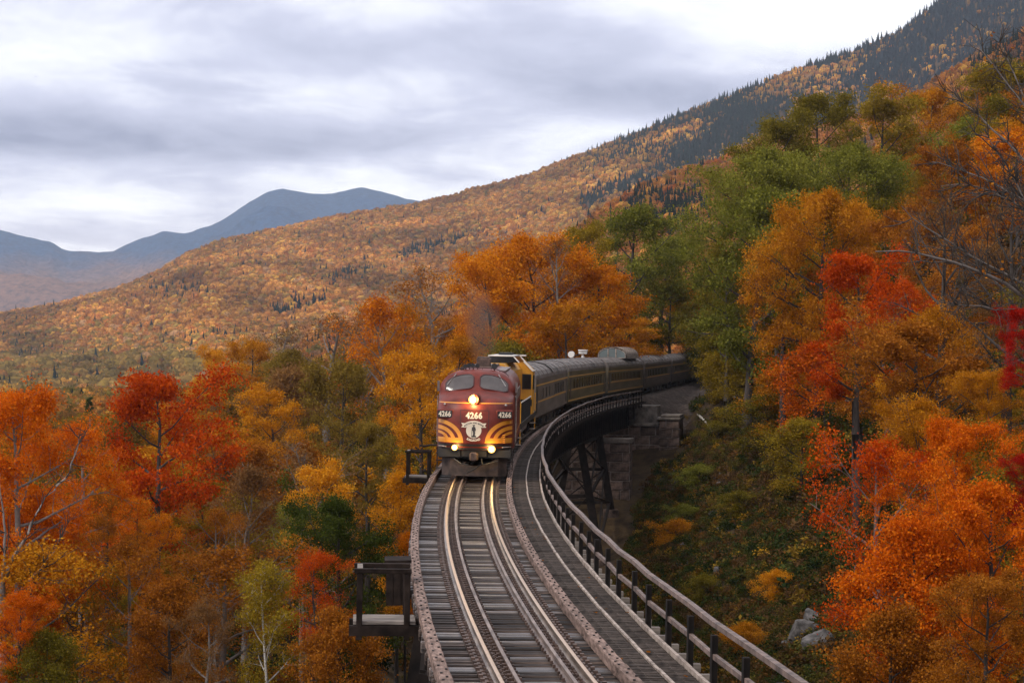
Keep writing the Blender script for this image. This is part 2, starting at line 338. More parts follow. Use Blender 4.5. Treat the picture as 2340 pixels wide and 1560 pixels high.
def hill_a(x, y):
    px = pxy(x, y); D = DA(px); zr = z_of(A_RIDGE, px, D); t = (y - 1250) / (D - 1250)
    z = -46 + (zr + 46) * np.clip(t, 0, 1) ** 1.08 + fbm(x, y, 420, 2, 3) * 46 * np.clip(t, 0, 1) * np.clip((1 - t) * 3, 0, 1)
    z = np.where(t > 1, zr - (y - D) * .45, z); return np.where(t < 0, -46, z)
def spur(x, y):
    px = pxy(x, y); D = 1150.; zr = z_of(S_RIDGE, px, D); t = (y - 540) / (D - 540)
    z = -28 + (zr + 28) * np.clip(t, 0, 1) + fbm(x, y, 160, 5, 3) * 16 * np.clip(t, 0, 1) * np.clip((1 - t) * 3, 0, 1)
    return np.where(t > 1, zr - (y - D) * .5, z)
def valley(x, y): return np.interp(y, [400, 540, 900, 1400], [-24, -27, -36, -47]) + fbm(x, y, 180, 3, 3) * 7
def mount_b(x, y):
    px = pxy(x, y); D = 8600.; zr = z_of(B_RIDGE, px, D); t = (y - 4300) / (D - 4300)
    z = -60 + (zr + 60) * np.clip(t, 0, 1) ** 1.15 + (fbm(x, y, 800, 6, 6) * 470 - 130) * np.clip(t, 0, 1) * np.clip((1 - t) * 2.2, 0, 1) + fbm(x, y, 60, 2, 2) * 10
    return np.where(t > 1, zr - (y - D) * .5, z)
def polar_mesh(name, pxs, ds, zf, m):
    PX, D = np.meshgrid(pxs, ds); X = (PX - 1170) / FPX * D; Z = zf(X, D); v = np.stack([X.ravel(), D.ravel(), Z.ravel()], 1)
    n, c = PX.shape; i = (np.arange(n - 1)[:, None] * c + np.arange(c - 1)[None]).ravel()
    return link(name, np_mesh(name, v, np.stack([i, i + 1, i + 1 + c, i + c], 1), True), m, kind='structure')
polar_mesh('valley_floor', np.linspace(-900, 2700, 90), np.linspace(500, 1420, 50), valley, M['hill_floor'])
polar_mesh('hillside', np.linspace(-1600, 2900, 190), np.linspace(1240, 3500, 110), hill_a, M['hill_floor'])
polar_mesh('spur_hill', np.linspace(700, 2900, 120), np.linspace(530, 1500, 60), spur, M['hill_floor'])
def mountmat():
    m, t = newmat('far_mountain_forest'); n = t.nodes; l = t.links
    o = n.new('ShaderNodeOutputMaterial'); b = n.new('ShaderNodeBsdfDiffuse'); l.new(b.outputs[0], o.inputs[0])
    tcn = n.new('ShaderNodeTexCoord'); s_ = n.new('ShaderNodeSeparateXYZ'); l.new(tcn.outputs['Object'], s_.inputs[0])
    def noise(sc_, det):
        q = n.new('ShaderNodeTexNoise'); q.inputs['Scale'].default_value = sc_; q.inputs['Detail'].default_value = det; q.inputs['Roughness'].default_value = .65; l.new(tcn.outputs['Object'], q.inputs['Vector']); return q.outputs['Fac']
    def f(op, a, b_, c=None):
        q = n.new('ShaderNodeMath'); q.operation = op
        for i, v in enumerate((a, b_, c)):
            if v is None: continue
            if isinstance(v, (int, float)): q.inputs[i].default_value = v
            else: l.new(v, q.inputs[i])
        return q.outputs[0]
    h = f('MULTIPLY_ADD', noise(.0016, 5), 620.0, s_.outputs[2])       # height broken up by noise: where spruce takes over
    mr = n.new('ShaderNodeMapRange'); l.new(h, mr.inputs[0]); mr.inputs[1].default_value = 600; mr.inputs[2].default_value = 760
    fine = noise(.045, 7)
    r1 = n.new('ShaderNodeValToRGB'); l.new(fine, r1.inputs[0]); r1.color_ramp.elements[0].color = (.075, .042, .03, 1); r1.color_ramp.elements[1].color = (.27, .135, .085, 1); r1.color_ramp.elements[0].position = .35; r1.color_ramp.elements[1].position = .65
    r2 = n.new('ShaderNodeValToRGB'); l.new(fine, r2.inputs[0]); r2.color_ramp.elements[0].color = (.006, .028, .065, 1); r2.color_ramp.elements[1].color = (.03, .09, .19, 1); r2.color_ramp.elements[0].position = .35; r2.color_ramp.elements[1].position = .68  # spruce colour pushed to blue, painting in the haze of distance
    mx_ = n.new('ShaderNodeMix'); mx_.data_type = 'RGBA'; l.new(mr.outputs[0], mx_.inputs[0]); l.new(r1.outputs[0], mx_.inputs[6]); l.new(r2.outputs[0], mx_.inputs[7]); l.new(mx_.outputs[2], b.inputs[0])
    bp = n.new('ShaderNodeBump'); bp.inputs['Strength'].default_value = .8; bp.inputs['Distance'].default_value = 12; l.new(fine, bp.inputs['Height']); l.new(bp.outputs[0], b.inputs['Normal'])
    return m
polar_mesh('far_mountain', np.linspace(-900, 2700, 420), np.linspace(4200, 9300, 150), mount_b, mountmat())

# ------------------------------------------------------------------ forest prototypes
def leaf_quads(cen, size, r, up=.35, flat=1.0):
    n = len(cen); nrm = r.normal(size=(n, 3)); nrm[:, 2] = np.abs(nrm[:, 2]) * flat + up; nrm /= np.linalg.norm(nrm, axis=1)[:, None]
    t = np.cross(nrm, r.normal(size=(n, 3))); t /= np.linalg.norm(t, axis=1)[:, None] + 1e-9; b = np.cross(nrm, t)
    s = size * (.6 + .8 * r.random((n, 1)))
    v = np.stack([cen - t * s * .55, cen + b * s * .42 + nrm * s * .08, cen + t * s * .62, cen - b * s * .42 + nrm * s * .08], 1)
    return v.reshape(-1, 3), np.arange(4 * n).reshape(n, 4)
def tube_np(paths, rads, k):
    """paths: list of (n,3) arrays, radii lists -> verts, quad faces"""
    V = []; F = []; o = 0; ang = np.arange(k) * 2 * np.pi / k
    for p, rd in zip(paths, rads):
        p = np.asarray(p); n = len(p); d = np.gradient(p, axis=0); d /= np.linalg.norm(d, axis=1)[:, None] + 1e-9
        ref = np.where(np.abs(d[:, 2:3]) < .9, np.array([[0, 0, 1.]]), np.array([[1., 0, 0]])); a = np.cross(d, ref); a /= np.linalg.norm(a, axis=1)[:, None]; b = np.cross(a, d)
        ring = p[:, None] + (a[:, None] * np.cos(ang)[None, :, None] + b[:, None] * np.sin(ang)[None, :, None]) * np.asarray(rd)[:, None, None]
        V.append(ring.reshape(-1, 3)); i = np.arange(n - 1)[:, None] * k; j = np.arange(k)[None]
        F.append(np.stack([i + j, i + (j + 1) % k, i + k + (j + 1) % k, i + k + j], -1).reshape(-1, 4) + o); o += n * k
    return np.concatenate(V), np.concatenate(F)
def gen_tree(seed, H=14., W=8., cb=.28, limbs=15, sub=6, twig=4, leaf=.15, per=42, spread=.42, up=.55, trunk_r=.019, shape='round', lean=.03, bare=0.0, fork=False):
    r = np.random.default_rng(seed); q = np.linspace(0, 1, 7)
    bend = np.cumsum(r.normal(size=(7, 2)) * H * lean * .5, axis=0) * q[:, None]
    trunk = np.stack([bend[:, 0], bend[:, 1], q * H * .93], 1); tr = H * trunk_r * (1 - q) ** .8 + .025; tr[0] *= 1.35
    big = [trunk]; bigr = [tr]; small = []; smallr = []; tips = []; tw = []
    def tp(h): return np.array([np.interp(h, trunk[:, 2], trunk[:, 0]), np.interp(h, trunk[:, 2], trunk[:, 1]), h])
    def env(z):
        t = np.clip((z / H - cb) / (1 - cb), 0, 1)
        if shape == 'round': return W / 2 * (np.sqrt(np.clip(1 - (2 * t - .92) ** 2 / 1.18, 0.02, 1)))
        if shape == 'vase': return W / 2 * np.clip(.35 + 1.25 * t - .95 * t ** 4, .05, 1.2)
        if shape == 'cone': return W / 2 * np.clip(1.05 - t, .06, 1) ** .8
        return W / 2 * np.clip(np.sin(np.pi * (t * .8 + .15)), .1, 1)
    def path(p0, d, l, n, curve, wig):
        pts = [p0]; d = d / np.linalg.norm(d)
        for i in range(n):
            d = d + np.array([0, 0, curve]) + r.normal(size=3) * wig; d /= np.linalg.norm(d); pts.append(pts[-1] + d * l / n)
        return np.array(pts)
    ga = r.random() * 6.28
    for i in range(limbs):
        u = (i + .5) / limbs; h = H * (cb * .72 + (.92 - cb * .72) * u ** .9); a = ga + i * 2.4 + r.normal() * .3
        rise = up * (.35 + .9 * u); d = np.array([math.cos(a), math.sin(a), rise]); zt = h + rise * W * .3
        l = max(.5, env(zt) * (.72 + .5 * r.random())) * math.sqrt(1 + rise * rise * .5)
        p = path(tp(h), d, l, 5, .05 if shape != 'cone' else -.02, .10); rad = max(.03, np.interp(h, trunk[:, 2], tr) * .55) * np.linspace(1, .22, 6)
        big.append(p); bigr.append(rad)
        for j in range(sub):
            f = .28 + .72 * (j + r.random()) / sub; k = min(4, int(f * 5)); b0 = p[k] + (p[k + 1] - p[k]) * (f * 5 - k)
            dd = (p[k + 1] - p[k]) / (l / 5) + r.normal(size=3) * np.array([.75, .75, .45]); ll = l * (.5 - .22 * f) * (.6 + .7 * r.random())
            sp_ = path(b0, dd, max(ll, .5), 3, .03, .16); small.append(sp_); smallr.append(np.linspace(max(.014, rad[k] * .4), .009, 4)); tips.append(sp_[-1])
            for t_ in range(twig):
                ff = .3 + .7 * r.random(); kk = min(2, int(ff * 3)); c0 = sp_[kk] + (sp_[kk + 1] - sp_[kk]) * (ff * 3 - kk)
                d3 = (sp_[kk + 1] - sp_[kk]); d3 = d3 / (np.linalg.norm(d3) + 1e-9) + r.normal(size=3) * np.array([.9, .9, .5])
                tpz = path(c0, d3, max(.35, ll * .45) * (.6 + .7 * r.random()), 2, .0, .2); tw.append(tpz); tips.append(tpz[-1]); tips.append(tpz[1])
    v1, f1 = tube_np(big, bigr, 6); v2, f2 = tube_np(small, smallr, 4)
    parts = [(v1, f1), (v2, f2)]
    if bare > 0 or leaf < .135:
        parts.append(tube_np(tw, [np.array([.010, .008, .005])] * len(tw), 3))
    V = []; F = []; o = 0
    for v, f in parts: V.append(v); F.append(f + o); o += len(v)
    trunk_me = np_mesh('trunk', np.concatenate(V), np.concatenate(F), True)
    tips = np.array(tips); tips = tips[r.random(len(tips)) >= bare]
    cl = r.random(len(tips)); n = (per * (.5 + r.random(len(tips)))).astype(int); idx = np.repeat(np.arange(len(tips)), n)
    cen = tips[idx] + r.normal(size=(len(idx), 3)) * np.array([spread, spread, spread * .55])
    v, f = leaf_quads(cen, leaf, r); hh = np.clip(cen[:, 2] / H, 0, 1)
    tone = np.clip(.42 * cl[idx] + .46 * r.random(len(idx)) + .02, 0, 1)
    crown_me = np_mesh('crown', v, f, False, tone)
    tall = float(np.percentile(cen[:, 2], 99.7)); wide = float(np.percentile(np.abs(cen[:, :2] - np.median(cen[:, :2], 0)), 97)) * 2
    return trunk_me, crown_me, tall, wide, float(tr[0])
PROTO = {}
for nm, kw in {
    # close trees: leaf-sized leaves
    'maple_n1': dict(seed=1, H=13, W=8.5, limbs=16, sub=7, twig=4, leaf=.10, per=46, spread=.31, bare=.08),
    'maple_n2': dict(seed=2, H=12, W=9, cb=.2, limbs=17, sub=7, twig=4, leaf=.10, per=46, spread=.31, up=.4, bare=.08),
    'loose_n': dict(seed=3, H=12, W=7.5, cb=.2, limbs=14, sub=6, twig=4, leaf=.095, per=30, spread=.40, bare=.2, up=.7),
    'birch_n': dict(seed=4, H=12, W=4.8, cb=.26, limbs=17, sub=5, twig=4, leaf=.10, per=24, spread=.34, shape='oval', up=.7, trunk_r=.010, lean=.02),
    'bushy_n': dict(seed=7, H=8, W=6, cb=.05, limbs=18, sub=6, twig=4, leaf=.10, per=30, spread=.34, up=.6),
    'bushy_m': dict(seed=19, H=9, W=6.5, cb=.05, limbs=18, sub=6, twig=3, leaf=.14, per=24, spread=.42, up=.6),
    'hedgy_m': dict(seed=23, H=13, W=6.5, cb=.05, limbs=24, sub=6, twig=3, leaf=.14, per=25, spread=.40, up=.55, shape='oval'),
    'shrub_n': dict(seed=5, H=5, W=5, cb=.04, limbs=14, sub=6, twig=3, leaf=.10, per=32, spread=.34, trunk_r=.013, up=.7),
    'bare_n': dict(seed=6, H=12, W=9, cb=.2, limbs=17, sub=8, twig=6, leaf=.10, per=6, spread=.3, bare=.72, up=.9),
    # mid-distance trees: fewer, larger leaf sprays
    'big_m': dict(seed=29, H=18, W=16, cb=.10, limbs=27, sub=9, twig=4, leaf=.17, per=29, spread=.55, up=.5),
    'maple_m1': dict(seed=11, H=15, W=9.5, limbs=16, sub=6, twig=3, leaf=.155, per=36, spread=.42),
    'maple_m2': dict(seed=12, H=14, W=10, cb=.2, limbs=17, sub=6, twig=3, leaf=.155, per=36, spread=.42, up=.42),
    'maple_m3': dict(seed=13, H=16, W=9, cb=.22, limbs=18, sub=6, twig=3, leaf=.155, per=34, spread=.46, shape='oval'),
    'loose_m': dict(seed=14, H=14, W=8, cb=.22, limbs=15, sub=6, twig=4, leaf=.14, per=20, spread=.46, bare=.3, up=.8),
    'birch_m': dict(seed=15, H=13, W=5.5, cb=.2, limbs=16, sub=5, twig=3, leaf=.14, per=24, spread=.4, shape='oval', up=.7, trunk_r=.011),
    'shrub_m': dict(seed=16, H=5, W=6, cb=.03, limbs=14, sub=5, twig=3, leaf=.14, per=24, spread=.4, up=.7, trunk_r=.012),
    'bare_m': dict(seed=17, H=14, W=8, cb=.2, limbs=17, sub=7, twig=5, leaf=.13, per=8, spread=.4, bare=.68, up=.95),
    'pine_m': dict(seed=18, H=14, W=5.6, cb=.1, limbs=30, sub=5, twig=2, leaf=.17, per=24, spread=.30, shape='cone', up=.02),
}.items(): PROTO[nm] = gen_tree(**kw)
NTREE = [0]
_lt = MB(); _lt.tube([(0, 0, -.02), (.15, .05, .35), (-.1, .1, .7), (0, 0, 1.02)], [1.35, 1.08, 1.0, .98], 8, False); _lt.sm = True; LOWER = _lt.mesh('trunk')
def tree(name, px, top, wpx, d, proto, hue, label, cat='tree', group=None, bark='bark', hmin=4.0, hmax=26.0, rz=None):
    """a tree standing on the ground d metres off whose top is seen at (px, top); crowns keep their shape, a taller tree gets a longer stem"""
    tm, cm, tall, wide, r0 = PROTO[proto]; p = P(px, top, d); gz = float(hnear(p.x, d)) - .15
    H = p.z - gz
    if H < hmin or H > hmax: print('TREE', name, px, top, d, 'height %.1f' % H)
    H = min(max(H, hmin), hmax); s = wpx / FPX * d / wide; zs = min(max(H / tall, s * .72), s * 1.22); dz = H - tall * zs
    a = random.random() * 6.28 if rz is None else rz
    o = empty(name, (p.x, d, gz), (0, 0, a), label=label, cat=cat, group=group)
    link('trunk', tm, M[bark], o, (0, 0, dz), (0, 0, 0), (s, s, zs)); link('crown', cm, LEAF[hue], o, (0, 0, dz), (0, 0, 0), (s, s, zs)); NTREE[0] += 1
    if dz > .2: link('trunk', LOWER, M[bark], o, (0, 0, 0), (0, 0, 0), (r0 * s * .95, r0 * s * .95, dz + .1))
    return o
def on_slope(px, py, h=0.0, d0=40, d1=200):
    """the distance at which the line of sight through (px, py) comes down to h above the ground"""
    for d in np.arange(d0, d1, .5):
        p = P(px, py, d)
        if p.z - float(hnear(p.x, d)) < h: return float(d)
    return None

# far-off woods: one object each, a cloud of points carrying tree instances
def proto_coll(name, meshes):
    c = bpy.data.collections.new(name)
    for i, me in enumerate(meshes):
        o = bpy.data.objects.new('%s_%02d' % (name, i), me); c.objects.link(o)
    return c
def lump(seed, sub=2, el=1.0, rough=.5):
    r = np.random.default_rng(seed); bm = bmesh.new(); bmesh.ops.create_icosphere(bm, subdivisions=sub, radius=1); v = np.array([x.co[:] for x in bm.verts]); f = np.array([[k.index for k in q.verts] for q in bm.faces]); bm.free()
    k = r.normal(size=(9, 3)); k /= np.linalg.norm(k, axis=1)[:, None]; dsp = np.max(np.clip(v @ k.T, 0, 1) ** 3, 1) * rough + r.normal(size=len(v)) * .10
    v = v * (.72 + dsp)[:, None]; v[:, 2] = v[:, 2] * el + .55; return np_mesh('lump', v, f, False, r.random(len(f)))
def spruce(seed):
    r = np.random.default_rng(seed); V = []; F = []
    for i in range(6):
        z0 = i * .36; z1 = z0 + .75; rad = .62 * (1 - i / 6.6); o = len(V); k = 9
        for j in range(k):
            a = 6.28 * j / k + r.random() * .4; rr_ = rad * (.65 + .6 * r.random()); V.append((math.cos(a) * rr_, math.sin(a) * rr_, z0 + r.normal() * .05))
        V.append((0, 0, z1))
        for j in range(k): F.append((o + j, o + (j + 1) % k, o + k))
    return np_mesh('spruce', np.array(V), np.array(F), False, r.random(len(F)))
def leafball(seed, n, size, el=.9):
    r = np.random.default_rng(seed); k = r.normal(size=(26, 3)); k /= np.linalg.norm(k, axis=1)[:, None]; k *= (.45 + .45 * r.random((26, 1))); k[:, 2] = np.abs(k[:, 2]) * el * 1.2 - .1
    i = r.integers(0, 26, n); cen = k[i] + r.normal(size=(n, 3)) * .17; cen[:, 2] += .55; v, f = leaf_quads(cen, size, r); cl = r.random(26)
    return np_mesh('leafball', v, f, False, np.clip(.5 * cl[i] + .5 * r.random(n), 0, 1))
TINT = leafmat('distant_leaves', None, .42, True)
TINTN = leafmat('undergrowth_leaves', None, .25, True)
def scatter(name, pts, scl, idx, tint, coll, mat_, label=None, sz=None, **k):
    n = len(pts); me = bpy.data.meshes.new(name); me.vertices.add(n); me.vertices.foreach_set('co', np.asarray(pts, np.float32).ravel())
    def at_(nm, ty, dat, fld='value'):
        a = me.attributes.new(nm, ty, 'POINT'); a.data.foreach_set(fld, dat)
    szv = scl if sz is None else sz
    at_('scl', 'FLOAT_VECTOR', np.stack([scl, scl, szv], 1).astype(np.float32).ravel(), 'vector'); at_('rot', 'FLOAT_VECTOR', np.stack([rng.normal(size=n) * .06, rng.normal(size=n) * .06, rng.random(n) * 6.28], 1).astype(np.float32).ravel(), 'vector')
    at_('idx', 'INT', np.asarray(idx, np.int32)); at_('tint', 'FLOAT_COLOR', np.concatenate([tint, np.ones((n, 1))], 1).astype(np.float32).ravel(), 'color')
    for o_ in coll.objects:
        if not o_.data.materials: o_.data.materials.append(mat_)
    ng = bpy.data.node_groups.new(name, 'GeometryNodeTree'); ng.interface.new_socket('Geometry', in_out='INPUT', socket_type='NodeSocketGeometry'); ng.interface.new_socket('Geometry', in_out='OUTPUT', socket_type='NodeSocketGeometry')
    n_ = ng.nodes; l = ng.links; gi = n_.new('NodeGroupInput'); go = n_.new('NodeGroupOutput'); ip = n_.new('GeometryNodeInstanceOnPoints'); ci = n_.new('GeometryNodeCollectionInfo')
    ci.inputs['Collection'].default_value = coll; ci.inputs['Separate Children'].default_value = True; ci.inputs['Reset Children'].default_value = True
    def na(nm, ty):
        q = n_.new('GeometryNodeInputNamedAttribute'); q.data_type = ty; q.inputs['Name'].default_value = nm; return q.outputs['Attribute']
    l.new(gi.outputs[0], ip.inputs['Points']); l.new(ci.outputs[0], ip.inputs['Instance']); ip.inputs['Pick Instance'].default_value = True
    l.new(na('idx', 'INT'), ip.inputs['Instance Index']); l.new(na('scl', 'FLOAT_VECTOR'), ip.inputs['Scale'])
    l.new(na('rot', 'FLOAT_VECTOR'), ip.inputs['Rotation']); l.new(ip.outputs[0], go.inputs[0])
    o = bpy.data.objects.new(name, me); C.objects.link(o); md = o.modifiers.new('scatter', 'NODES'); md.node_group = ng
    return tag(o, label=label, kind='stuff', **k)
FAR = proto_coll('far_tree', [lump(21, 2, 1.0), lump(22, 2, 1.15), lump(23, 2, .9), leafball(25, 220, .36), leafball(26, 220, .36), spruce(31), spruce(32)])
MIDC = proto_coll('mid_tree', [leafball(41, 750, .20), leafball(42, 750, .20, 1.1), leafball(43, 600, .22, .8), leafball(44, 420, .18, 1.2), spruce(45)])
PAL = np.array([(.51, .228, .046), (.40, .165, .038), (.58, .32, .052), (.40, .132, .030), (.27, .175, .042), (.33, .19, .10), (.18, .145, .034)])
def pick(p, n):
    p = np.asarray(p, float); p = p / p.sum(-1, keepdims=True); return (rng.random((n, 1)) > np.cumsum(np.broadcast_to(p, (n, len(PAL))), 1)).sum(1).clip(0, len(PAL) - 1)
def seg_dist(px, py, a, b):
    a = np.array(a, float); b = np.array(b, float); d = b - a; t = np.clip(((px - a[0]) * d[0] + (py - a[1]) * d[1]) / (d @ d), 0, 1); return np.hypot(px - a[0] - t * d[0], py - a[1] - t * d[1])
def hill_points(zf, n, px0, px1, d0, d1):
    px = px0 + (px1 - px0) * rng.random(n); d = np.sqrt(d0 ** 2 + (d1 ** 2 - d0 ** 2) * rng.random(n)); x = (px - 1170) / FPX * d; z = zf(x, d); return x, d, z, px, 780 - FPX * (z - CAM_H) / d
# hillside
x, d, z, px, py = hill_points(hill_a, 98000, -600, 2560, 1262, 3020); k = (d < DA(px) + 30) & ((px < 950) | (py < np.interp(px, S_RIDGE[:, 0], S_RIDGE[:, 1]) + 40))
x, d, z, px, py = (a[k] for a in (x, d, z, px, py)); n = len(x)
cn = fbm(x, d, 90, 1, 3); cn2 = fbm(x, d, 260, 4, 2)
con = .02 + .10 * (cn > .38)
for a, b, wd, p_ in (((930, 588), (1110, 520), 16, .5), ((760, 645), (840, 618), 14, .45), ((365, 680), (450, 665), 16, .4), ((635, 722), (740, 688), 14, .5), ((370, 782), (560, 772), 11, .22), ((50, 822), (100, 815), 12, .3), ((600, 560), (780, 600), 12, .15)):
    con = np.maximum(con, p_ * np.exp(-(seg_dist(px, py, a, b) / wd) ** 2) * (.6 + .8 * (cn2 > -.2)))
right = smooth(1150, 1700, px + (420 - py) * .9); con = np.maximum(con, right * (.74 + .8 * cn)); con = np.maximum(con, smooth(1800, 2020, px) * smooth(400, 250, py) * (.93 + .3 * cn))
con = np.maximum(con, .85 * np.exp(-(seg_dist(px, py, (1340, 460), (1480, 410)) / 22) ** 2))
iscon = rng.random(n) < con; dense = np.clip(con * 1.4 - .5, 0, 1)
base = np.array([.34, .24, .10, .13, .09, .10, .05]) * np.ones((n, 7)); yel = np.maximum(smooth(1150, 1500, px), np.exp(-((px - 480) / 60) ** 2 - ((py - 705) / 14) ** 2)); base[:, 2] += .75 * yel; low = smooth(735, 800, py); base[:, 4] += .35 * low; base[:, 6] += .25 * low; ol = smooth(812, 835, py) * smooth(620, 480, px); base[:, 6] += 3.0 * ol * (cn2 > -.3); base[:, 4] += 1.2 * ol
base[:, 1] += .3 * (cn2 > .15); base[:, 3] += .12 * (cn > .25)
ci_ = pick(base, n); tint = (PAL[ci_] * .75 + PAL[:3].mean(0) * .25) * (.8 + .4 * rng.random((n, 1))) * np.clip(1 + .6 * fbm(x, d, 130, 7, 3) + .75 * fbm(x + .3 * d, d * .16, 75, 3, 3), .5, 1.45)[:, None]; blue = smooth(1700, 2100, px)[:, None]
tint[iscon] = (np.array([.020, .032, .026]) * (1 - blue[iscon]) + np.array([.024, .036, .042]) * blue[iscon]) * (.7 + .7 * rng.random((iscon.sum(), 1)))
s = 3.8 * (.6 + .75 * rng.random(n)); s *= np.where(iscon, (.62 + .4 * rng.random(n)) + .25 * dense, 1 - .32 * dense); s *= 1 + .4 * ol; idx = rng.choice([0, 1, 2, 3, 4], n, p=[.14, .13, .13, .3, .3]); idx[iscon] = rng.integers(5, 7, iscon.sum()); szv = s * (.85 + .4 * rng.random(n)); szv[iscon] *= 1.05
scatter('hillside_forest', np.stack([x, d, z - .5], 1), s, idx, tint, FAR, TINT, 'orange and rust autumn forest with dark spruce strips covering the long sloping hillside', sz=szv)
# spur
x, d, z, px, py = hill_points(spur, 17000, 700, 2560, 545, 1175); n = len(x); cn = fbm(x, d, 60, 2, 3)
con = .06 + .12 * (cn > .3); patch = np.exp(-((px - 1530) / 110) ** 4 - ((py - 495) / 58) ** 4); con = np.maximum(con, patch * .82); con = np.maximum(con, smooth(2180, 2240, px) * .7)
iscon = rng.random(n) < con; base = np.array([.34, .34, .06, .2, .05, .05, .03]) * np.ones((n, 7)); tint = PAL[pick(base, n)] * (.7 + .45 * rng.random((n, 1))) * np.array([.95, .88, .8])
tint[iscon] = np.array([.016, .022, .014]) * (.7 + .7 * rng.random((iscon.sum(), 1))); s = 3.5 * (.6 + .7 * rng.random(n)); idx = rng.choice([0, 1, 2, 3, 4], n, p=[.04, .04, .04, .44, .44]); idx[iscon] = rng.integers(5, 7, iscon.sum()); s[iscon] *= .85; szv = s * 1.1; szv[iscon] *= 1.1
scatter('spur_forest', np.stack([x, d, z - .5], 1), s, idx, tint, FAR, TINT, 'rust orange forest with a dark spruce patch on the nearer spur beyond the green trees', sz=szv)
# valley floor and the low ground behind the near trees
def lowland(x, y): return np.where(y < 520, hnear(x, y), valley(x, y))
x, d, z, px, py = hill_points(lowland, 11500, -250, 1400, 330, 1320); k = (px < 1000) | (d > 520); x, d, z, px, py = (a[k] for a in (x, d, z, px, py)); n = len(x); cn = fbm(x, d, 70, 3, 3); cn2 = fbm(x, d, 150, 5, 2)
olive = smooth(520, 640, d) * smooth(1150, 950, d) * smooth(1150, 700, px); base = np.array([.34, .28, .10, .10, .12, .10, .06]) * np.ones((n, 7)); base[:, 4] += 1.2 * olive; base[:, 6] += 2.4 * olive * (cn2 > -.25); base[:, 2] += .35 * olive
tint = PAL[pick(base, n)] * (.7 + .5 * rng.random((n, 1))) * np.array([.92, .86, .75]); iscon = rng.random(n) < .02 + .14 * (cn > .42); tint[iscon] = np.array([.014, .02, .012]); s = 4.5 * (.65 + .7 * rng.random(n)); idx = rng.integers(0, 4, n); idx[iscon] = 4; s[iscon] *= .7; szv = s * (.9 + .4 * rng.random(n)); szv[iscon] *= .95
gz = np.where(d < 520, 5.0, 4.0)
scatter('valley_forest', np.stack([x, d, z + gz], 1), s, idx, tint, MIDC, TINT, 'olive and amber forest filling the flat valley floor below the hillside', sz=szv)
# undergrowth on the near slopes
x, d, z, px, py = hill_points(hnear, 26000, -120, 2460, 28, 330); rel = x - tx(d); k = ((rel > 4.4) | (rel < -5)) & ((d < 168) | (np.abs(rel) > 6)) & ~((rel > -6) & (rel < 4.5) & (d > 140) & (d < 182)) & ~((rel < 6.3) & (d > 164) & (rel > 0)) & ((rel > 10) | (rel < -8) | (rng.random(len(x)) < .9)) & ((rel > 0) | (d > 52)); x, d, z, px, py, rel = (a[k] for a in (x, d, z, px, py, rel)); n = len(x); cn = fbm(x, d, 9, 3, 3); cn2 = fbm(x, d, 22, 6, 2)
UP = np.array([(.035, .048, .012), (.05, .06, .014), (.085, .07, .014), (.20, .12, .016), (.30, .16, .016), (.13, .06, .014), (.10, .055, .022), (.02, .032, .01)])
wts = np.stack([.24 + .5 * (cn2 > .1), .2 + .3 * (cn2 > .1), .2 + 0 * cn, .10 + .55 * (cn > .3), .04 + .40 * (cn > .42), .12 + .2 * (cn2 < -.2), .16 + .3 * (cn2 < -.15), .14 + 0 * cn], 1); wts /= wts.sum(1, keepdims=True)
ci_ = (rng.random((n, 1)) > np.cumsum(wts, 1)).sum(1).clip(0, 7); tint = UP[ci_] * (.7 + .6 * rng.random((n, 1))); s = (.35 + .75 * rng.random(n) ** 2) * np.where((rel > 4) & (rel < 16), .75, 1.1)
x2, d2, z2, p2, q2 = hill_points(hnear, 15000, 1380, 2000, 55, 172); r2 = x2 - tx(d2); k = (r2 > 4.6) & (r2 < 24) & ~((d2 > 166) & (r2 < 7.2)); x2, d2, z2 = x2[k], d2[k], z2[k]; c2_ = fbm(x2, d2, 5, 2, 2); w2 = np.stack([.16 + .3 * (c2_ > 0), .2 + 0 * c2_, .34 + 0 * c2_, .08 + .35 * (c2_ > .3), .02 + .1 * (c2_ > .4), .26 + 0 * c2_, .42 + .3 * (c2_ < -.1), .10 + .2 * (c2_ > .2)], 1); w2 /= w2.sum(1, keepdims=True)
t2 = 1.2 * UP[(rng.random((len(x2), 1)) > np.cumsum(w2, 1)).sum(1).clip(0, 7)] * (.6 + .6 * rng.random((len(x2), 1))); s2 = .22 + .42 * rng.random(len(x2)) ** 2
x = np.concatenate([x, x2]); d = np.concatenate([d, d2]); z = np.concatenate([z, z2]); s = np.concatenate([s, s2]); tint = np.concatenate([tint, t2]); n = len(x)
UND = proto_coll('bush', [leafball(51, 130, .20), leafball(52, 130, .20, .6), leafball(53, 90, .24, .5), leafball(54, 160, .15, .8)])
scatter('undergrowth', np.stack([x, d, z - .15 * s], 1), s, rng.integers(0, 4, n), tint, UND, TINTN, 'low green and brown undergrowth covering the ravine slopes under the trees')

# ------------------------------------------------------------------ the trestle bridge
B0, B1 = -14.0, 172.0
bridge = empty('trestle_bridge', at(20, 0, 0), label='curved steel trestle bridge with open timber deck carrying the single track', cat='bridge')
BI = bridge.location.copy()
def bl(v): return Vector(v) - BI       # bridge parts are children of the bridge: local coordinates
def bpart(name, mb, m, **k): return mb.build(name, M[m], bridge, **k)
